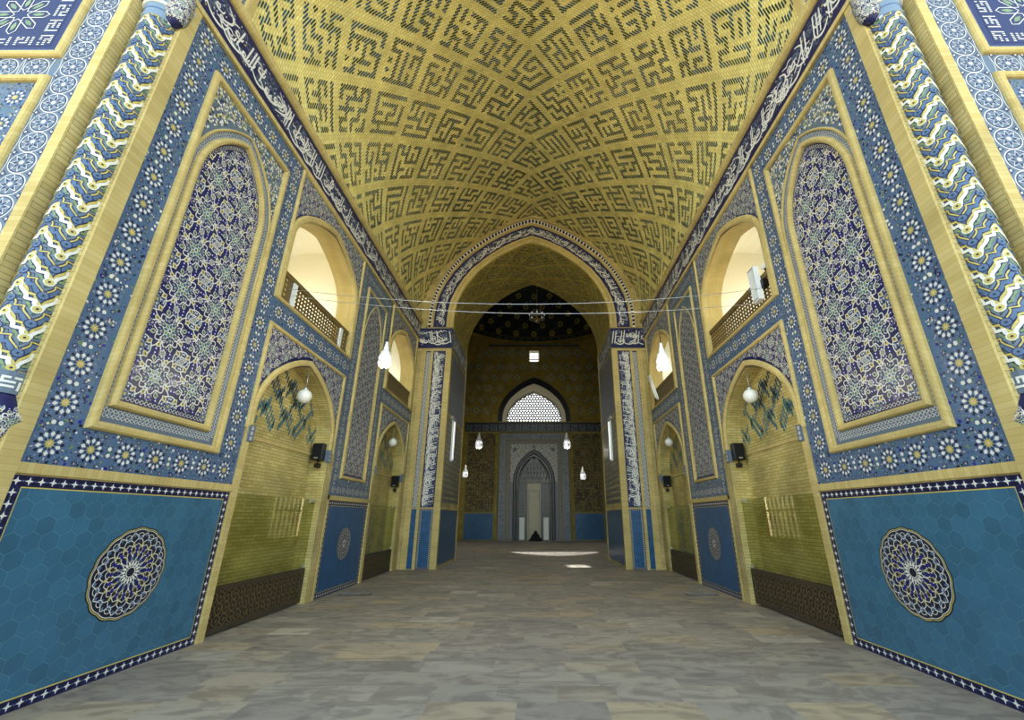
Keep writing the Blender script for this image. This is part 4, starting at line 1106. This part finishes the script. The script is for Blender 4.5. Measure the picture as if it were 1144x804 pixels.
for q in ((-2.7, 0, -2.25, 7.9), (2.25, 0, 2.7, 7.9), (-2.25, 7.52, 2.25, 7.95)):
    for k in range(420):
        u, v = rnd.uniform(q[0]+.05, q[2]-.05), rnd.uniform(q[1]+.1, q[3]-.04); P.star(rnd.choice(['steel_tile', 'dark_marble', 'paleblue_tile']), u, v, .045, .02, 5, rnd.random(), .124)
kk2 = inside_arch(mc, 1.6, 4.0, 6.75, 0)
kp = lambda u, v: not kk2(u, v) and abs(u) < 1.88 and 4.0 < v < 7.12
arabesque(P, 0, 1.86, 4.2, 7.1, .6, kp, .9)
P.f = [(f[0], [(p[0], p[1], max(p[2], 0)+(.121 if p[2] < .05 else 0)) for p in f[1]]) for f in P.f]
for u, v, r in ((0, 6.9, .13), (-1.5, 6.7, .16), (1.5, 6.7, .16)): P.ngon('dark_marble', u, v, r, 12, 0, .14); P.ngon('steel_tile', u, v, r*.5, 8, 0, .15)
P.build(MBk, 'carved_ornament', root)
P = Pat(); P.sweep('dark_marble', arch(mc, 1.5, 4.0, 6.5, 0), .26, .12, base=.12); P.sweep('grey_marble', arch(mc, 1.32, 4.0, 6.2, 3.7), .1, .1, base=.12); P.build(MBk, 'arch_moulding', root)
P = Pat()     # polygonal recess: back slab and side slabs
P.box('dark_marble', -1.4, 0, -.95, 1.4, 6.3, -.9)
P.build(MBk, 'recess_back', root)
for u0, u1 in ((-1.2, -.6), (.6, 1.2)):
    P = Pat(); P.box('dark_marble', u0, .1, -.9, u1, 4.2, -.78)
    for a, b in ((1.85, 2.6), (2.75, 3.5)): P.sweep('grey_marble', rectpath(u0+.1, a, u1-.1, b), .03, .02, True, -.78)
    P.build(MBk, 'side_panel', root)
P = Pat(); P.box('cream_marble', -.52, 0, -.9, .52, 4.4, -.72); P.sweep('grey_marble', rectpath(-.4, .3, .4, 3.6), .05, .03, True, -.72)
o = P.build(MBk, 'centre_slab', root); o['label'] = 'pale cream marble slab'
P = Pat()     # stalactite tiers
for t, (z, n, dd) in enumerate(((4.35, 9, -.6), (4.75, 8, -.45), (5.15, 6, -.3), (5.5, 4, -.2), (5.8, 2, -.1))):
    hw = 1.22*(1-t*.17)
    for k in range(n):
        u = -hw+2*hw*(k+.5)/n; w_ = hw/n*.9
        P.area('dark_marble', arch(u, w_, z, z+.3, z-.12), (), dd); P.sweep('grey_marble', arch(u, w_*.9, z, z+.28, z-.12), .03, .02, base=dd); P.wallstrip('dark_marble', arch(u, w_, z, z+.3, z-.12), dd, dd-.25)
        P.ngon('cream_marble', u, z+.02, w_*.3, 6, 0, dd+.004)
    P.box('dark_marble', -hw, z-.2, dd-.3, hw, z-.12, dd)
P.build(MBk, 'stalactite_hood', root)
for s in (-1, 1):
    S = Solid(); S.box('white_plastic', (s*.93-.2, YB+.5, .03), (s*.93+.2, YB+.62, 1.62), .02)
    for k in range(4): S.box('grey_marble', (s*.93-.15+.1*k, YB+.495, .08), (s*.93-.14+.1*k, YB+.501, 1.56))
    S.box('grey_marble', (s*.93-.22, YB+.46, .0), (s*.93+.22, YB+.66, .03))
    tag(S.build('white_panel'), 'upright white panel standing inside the prayer niche on its %s' % ('left' if s < 0 else 'right'), 'panel')

# ------------------------------------------------------------------ seated figure in black at the mihrab
def person():
    root = thing('person', 'person in a black cloak sitting on the floor before the prayer niche', 'person', (.1, 33.9, 0))
    me = bpy.data.meshes.new('body')
    V = [(.0, 0, .16), (0, .02, .3), (.0, .04, .46), (.02, .02, .6), (.02, -.02, .68), (.02, -.04, .76), (.02, -.04, .86),
         (-.18, 0, .56), (-.28, .1, .38), (-.12, .26, .3), (.22, 0, .56), (.3, .1, .38), (.14, .26, .3),
         (-.2, .06, .12), (-.42, .3, .14), (-.1, .42, .07), (.2, .06, .12), (.42, .3, .14), (.1, .42, .07)]
    E_ = [(0, 1), (1, 2), (2, 3), (3, 4), (4, 5), (5, 6), (3, 7), (7, 8), (8, 9), (3, 10), (10, 11), (11, 12), (0, 13), (13, 14), (14, 15), (0, 16), (16, 17), (17, 18)]
    R_ = [.19, .17, .17, .15, .06, .1, .09, .075, .055, .035, .075, .055, .035, .13, .09, .055, .13, .09, .055]
    me.from_pydata(V, E_, []); me.materials.append(MAT['skin'])
    o = bpy.data.objects.new('body', me); link(o, root)
    mod = o.modifiers.new('skin', 'SKIN'); 
    for v, r in zip(me.skin_vertices[0].data, R_): v.radius = (r, r)
    me.skin_vertices[0].data[0].use_root = True
    o.modifiers.new('sub', 'SUBSURF').levels = 2; o.modifiers['sub'].render_levels = 2
    # cloak: draped cone of cloth over head, shoulders and folded legs
    n = 40; V = []; F = []
    for z, rx, ry, cy in ((.0, .5, .42, .08), (.1, .47, .4, .08), (.24, .38, .32, .06), (.4, .31, .25, .03), (.55, .27, .2, .01), (.65, .19, .16, -.01), (.72, .13, .14, -.03), (.82, .125, .14, -.04), (.92, .1, .11, -.04), (.97, .03, .04, -.04)):
        for k in range(n):
            a = 2*PI*k/n; q = 1+(.05*sin(9*a)+.03*sin(5*a+z*8))*(1-z*.8); V.append((.02+rx*q*cos(a), cy+ry*q*sin(a), z))
    for j in range(9):
        for k in range(n): F.append((j*n+k, j*n+(k+1) % n, (j+1)*n+(k+1) % n, (j+1)*n+k))
    F.append(tuple(range(9*n, 10*n)))
    V = [(x, y, z*.72) for x, y, z in V]
    c = mesh_obj('cloak', V, F, ['black_cloth'], None, None, root, True); c['label'] = 'black draped cloak covering head and body'
    o.scale = (.72, .72, .66)
person()

# ------------------------------------------------------------------ lamps
def bulb_lamp(x, y, z, k, cord, label, power=0, group=None):
    """hanging bulb: cord, socket, folded-tube lamp"""
    root = thing('hanging_lamp', label, 'lamp', (x, y, z), group)
    S = Solid(); S.tube('cable_black', [(x, y, z+.34*k), (x, y, z+cord)], .007, 6); S.build('cord', root)
    S = Solid(); S.lathe('white_plastic', (x, y, z), [(.022*k, .38*k), (.03*k, .3*k), (.045*k, .27*k), (.05*k, .2*k), (.085*k, .17*k), (.09*k, .12*k), (.07*k, .1*k)], 18); sk = S.build('socket', root)
    S = Solid()
    for i in range(5):
        a = i*2*PI/5; cx_, cy_ = x+.068*k*cos(a), y+.068*k*sin(a)
        pts = [(cx_, cy_, z+.11*k), (cx_*1.0+.03*k*cos(a), cy_+.03*k*sin(a), z+.04*k), (cx_+.035*k*cos(a), cy_+.035*k*sin(a), z-.04*k), (cx_+.0, cy_, z-.1*k), (x+.03*k*cos(a+.4), y+.03*k*sin(a+.4), z-.1*k), (x+.03*k*cos(a+.5), y+.03*k*sin(a+.5), z+.1*k)]
        S.tube('glass_bulb', pts, .026*k, 8)
    S.build('bulb', sk)
    if power:
        ld = bpy.data.lights.new('bulb_light', 'POINT'); ld.energy = power; ld.shadow_soft_size = .12; ld.color = (1, .93, .8); ld.specular_factor = 1
        lo = bpy.data.objects.new('bulb_light', ld); link(lo, root); lo.location = (0, 0, -.3)
bulb_lamp(-2.47, 7, 4.17, .95, 1.06, 'large white bulb hanging from the cable on the left side of the hall', 60)
bulb_lamp(2.39, 7, 4.12, 1.0, 1.12, 'large white bulb hanging from the cable on the right side of the hall', 60)
bulb_lamp(-3.3, 26, 5.75, 1.9, 12.4, 'white bulb hanging in the domed chamber left of the mihrab, the higher one', 110)
bulb_lamp(2.03, 26, 5.75, 1.9, 12.4, 'white bulb hanging in the domed chamber right of the mihrab, the higher one', 110)
bulb_lamp(-4.03, 26, 4.0, 1.4, 14.0, 'smaller low white bulb at the left edge of the domed chamber')
bulb_lamp(2.93, 26, 3.88, 1.5, 14.2, 'smaller low white bulb right of the mihrab in the domed chamber')
for s in (-1, 1):
    sn = 'left' if s < 0 else 'right'
    for i, (y, r) in enumerate(((8.25, .14), (13.85, .13))):
        x = s*(W-.1) if False else s*(W+.02)
        root = thing('globe_lamp', 'round white globe lamp hanging in the arch of the %s niche, %s wall' % (('front', 'far')[i], sn), 'lamp', (x, y, 3.88))
        S = Solid(); S.lathe('opal_glass', (x, y, 3.88), [(.02, -r)]+[(r*sin(t*PI/10), -r*cos(t*PI/10)) for t in range(1, 10)]+[(.03, r)], 24); S.build('globe', root)
        S = Solid(); S.lathe('silver_metal', (x, y, 3.88), [(.05, r-.02), (.05, r+.03), (.015, r+.05)], 16); S.tube('silver_metal', [(x, y, 3.88+r+.04), (x, y, 4.4 if i == 0 else 4.34)], .008); S.build('stem', root)
        # loudspeaker hung on the far jamb of the niche
        yj = NI[i]['c']+NI[i]['h']; k = 1 if i == 0 else 1.05; zz = 2.95 if i == 0 else 2.75; xx = s*(W+.2) if False else s*(W-.02)
        root = thing('loudspeaker', 'black box loudspeaker mounted on the far side of the %s niche, %s wall' % (('front', 'far')[i], sn), 'loudspeaker', (s*(W+.14), yj-.14, zz))
        x0 = s*(W+.14)
        S = Solid(); S.box('black_plastic', (x0-.12, yj-.2, zz-.18), (x0+.12, yj-.04, zz+.18), .015); cb = S.build('cabinet', root)
        S = Solid(); S.box('black_cloth', (x0-.1, yj-.208, zz-.15), (x0+.1, yj-.198, zz+.15), .004); S.box('silver_metal', (x0-.04, yj-.212, zz-.15), (x0+.04, yj-.206, zz-.125)); S.build('speaker_cloth', cb)
        S = Solid(); S.tube('black_plastic', [(x0, yj-.1, zz-.18), (x0, yj-.1, zz-.26), (x0, yj, zz-.3)], .018); S.box('black_plastic', (x0-.04, yj-.14, zz-.33), (x0+.04, yj-.005, zz-.24)); S.build('bracket', root)
# floodlights on the right gallery and fluorescent tubes on the reveal
root = thing('floodlight', 'white box floodlight fixed at the near end of the right front balustrade', 'floodlight', (W-.12, 7.12, 5.78))
M = side(1)
P = Pat(); P.box('white_plastic', 7.02, 5.4, .03, 7.24, 6.1, .13); hs = P.build(M, 'housing', root)
P = Pat(); P.sweep('silver_metal', rectpath(7.04, 5.43, 7.22, 6.07), .02, .015, True, .13); P.rect('opal_glass', 7.05, 5.44, 7.21, 6.06, .134); P.build(M, 'lens', hs)
P = Pat(); P.box('black_plastic', 6.94, 5.62, -.06, 7.06, 5.78, .05); P.build(M, 'bracket', root)
root = thing('security_camera', 'small white camera on a black bracket behind the floodlight on the right balustrade', 'camera', (W-.02, 6.95, 5.95))
S = Solid(); S.lathe('white_plastic', (W+.02, 6.88, 6.02), [(.0, -.1), (.05, -.1), (.055, .06), (.03, .1)], 16, 'y'); S.build('housing', root)
S = Solid(); S.tube('black_plastic', [(W+.02, 6.9, 5.93), (W+.02, 6.9, 5.97)], .02); S.build('mount', root); S = Solid(); S.lathe('black_plastic', (W+.02, 6.77, 6.02), [(.035, 0), (.04, .01)], 12, 'y'); S.build('lens', root)
root = thing('fluorescent_lamp', 'slanting grey-white strip light on the far right gallery opening', 'lamp', (W-.05, 14.7, 5.95))
S = Solid(); S.tube('white_plastic', [(W-.06, 15.08, 6.55), (W-.06, 14.3, 5.45)], .05, 8); hs = S.build('housing', root)
S = Solid(); S.tube('opal_glass', [(W-.12, 15.05, 6.5), (W-.12, 14.33, 5.5)], .025, 8); S.build('tube', hs)
for s in (-1, 1):
    root = thing('fluorescent_lamp', 'vertical white fluorescent tube on the %s reveal of the great arch' % ('left' if s < 0 else 'right'), 'lamp', (s*(AI-.06), 16.6, 3.6))
    S = Solid(); S.box('white_plastic', (s*(AI-.01), 16.5, 3.62), (s*(AI-.06), 16.78, 5.2), .01); hs = S.build('housing', root)
    S = Solid(); S.tube('glass_bulb', [(s*(AI-.09), 16.64, 3.68), (s*(AI-.09), 16.64, 5.14)], .03, 10); S.build('tube', hs)
    S = Solid(); S.box('grey_marble', (s*(AI-.005), 16.3, 5.2), (s*(AI-.09), 17.0, 5.3)); S.build('shade', root)

# cables across the hall
for (ya, zl, zr, zm, lab) in ((7.02, 5.62, 5.62, 5.29, 'upper'), (7.1, 5.52, 5.36, 5.14, 'lower')):
    S = Solid(); pts = []
    for i in range(41):
        t = i/40; x = -W+2*W*t; zz = (zl*(1-t)+zr*t)-4*t*(1-t)*((zl+zr)/2-zm); pts.append((x, ya, zz))
    S.tube('silver_metal', pts, .005, 6)
    tag(S.build('cable'), '%s thin cable strung across the hall from gallery to gallery' % lab, 'cable')

# chandelier in the chamber
root = thing('chandelier', 'small crystal chandelier hanging below the dome in the far chamber', 'chandelier', (.24, 26, 14.1))
S = Solid(); S.tube('gold_metal', [(.24, 26, 14.9), (.24, 26, 23.6)], .012); S.build('chain', root)
S = Solid(); S.lathe('gold_metal', (.24, 26, 14.1), [(.03, -.2), (.1, -.1), (.05, .1), (.09, .3), (.03, .8)], 14)
for r_, z_ in ((.5, 14.35), (.32, 14.75)): S.tube('gold_metal', [(.24+r_*cos(t*PI/12), 26+r_*sin(t*PI/12), z_) for t in range(25)], .018, 6)
for k in range(8): S.tube('gold_metal', [(.24, 26, 14.2), (.24+.3*cos(k*PI/4), 26+.3*sin(k*PI/4), 14.1), (.24+.5*cos(k*PI/4), 26+.5*sin(k*PI/4), 14.35)], .016, 6)
chf = S.build('frame', root)
for k in range(16):
    S = Solid(); a = k*PI/8; S.lathe('crystal', (.24+.5*cos(a), 26+.5*sin(a), 14.25), [(.005, -.12), (.035, -.04), (.005, .07)], 6)
    S.build('crystal_drop', chf)
    S = Solid(); S.lathe('crystal', (.24+.32*cos(a), 26+.32*sin(a), 14.65), [(.005, -.1), (.03, -.03), (.005, .07)], 6); S.build('crystal_drop', chf)
for k in range(10): S = Solid(); S.lathe('crystal', (.24+.12*cos(k), 26+.12*sin(k), 13.92+.03*k), [(.005, -.1), (.03, -.03), (.005, .05)], 6); S.build('crystal_drop', chf)
for k in range(8):
    a = k*PI/4; S = Solid(); S.lathe('glass_bulb', (.24+.5*cos(a), 26+.5*sin(a), 14.38), [(.012, 0), (.035, .05), (.03, .1), (.005, .16)], 10); S.build('candle_bulb', chf)

# floor hatches
for s, nm in ((-1, 'left'), (1, 'right')):
    root = thing('floor_hatch', 'small metal floor hatch set in the paving by the %s wall' % nm, 'floor hatch', (s*3.85, 10.7, 0))
    S = Solid(); S.box('dark_groove', (s*3.85-.34, 10.58, -.005), (s*3.85+.34, 10.82, .004)); S.build('frame', root)
    S = Solid(); S.box('silver_metal' if s < 0 else 'grey_marble', (s*3.85-.31, 10.61, .003), (s*3.85+.31, 10.79, .009)); S.build('plate', root)

# ------------------------------------------------------------------ light
w = bpy.data.worlds.new('World'); scn.world = w; w.use_nodes = True; nt = w.node_tree
sky = nt.nodes.new('ShaderNodeTexSky'); sky.sky_type = 'NISHITA'; sky.sun_disc = False; sky.sun_elevation = math.radians(39); sky.sun_rotation = math.radians(-6); sky.air_density = 1; sky.dust_density = 1
bg = nt.nodes['Background']; mx = nt.nodes.new('ShaderNodeMix'); mx.data_type = 'RGBA'; mx.blend_type = 'MULTIPLY'; mx.inputs[0].default_value = 1; mx.inputs[7].default_value = (1.0, .93, .79, 1)
nt.links.new(sky.outputs[0], mx.inputs[6]); nt.links.new(mx.outputs[2], bg.inputs[0]); bg.inputs[1].default_value = 1.15
sun = bpy.data.lights.new('sun', 'SUN'); sun.energy = 42; sun.angle = math.radians(.6); sun.color = (1, .95, .85)
so = bpy.data.objects.new('sun', sun); link(so)
so.rotation_euler = Vector((.09, -1, -.81)).to_track_quat('-Z', 'Y').to_euler()

# ------------------------------------------------------------------ camera
cam = bpy.data.cameras.new('camera'); co = bpy.data.objects.new('camera', cam); link(co); scn.camera = co
cam.sensor_width = 36; cam.sensor_fit = 'HORIZONTAL'; cam.lens = 476.47/1144*36; cam.shift_x = -25.32/1144; cam.clip_end = 300; cam.clip_start = .05
co.location = (.1812, 0, 1.6); co.rotation_euler = (math.radians(90+20.28), 0, math.radians(.2135))
vs = scn.view_settings; scn.display_settings.display_device = 'sRGB'; vs.view_transform = 'Standard'; vs.look = 'None'; vs.gamma = 1; vs.exposure = -.35; vs.use_curve_mapping = False
scn.cycles.max_bounces = 10; scn.cycles.diffuse_bounces = 6; scn.cycles.use_denoising = True; scn.cycles.denoising_prefilter = 'NONE'
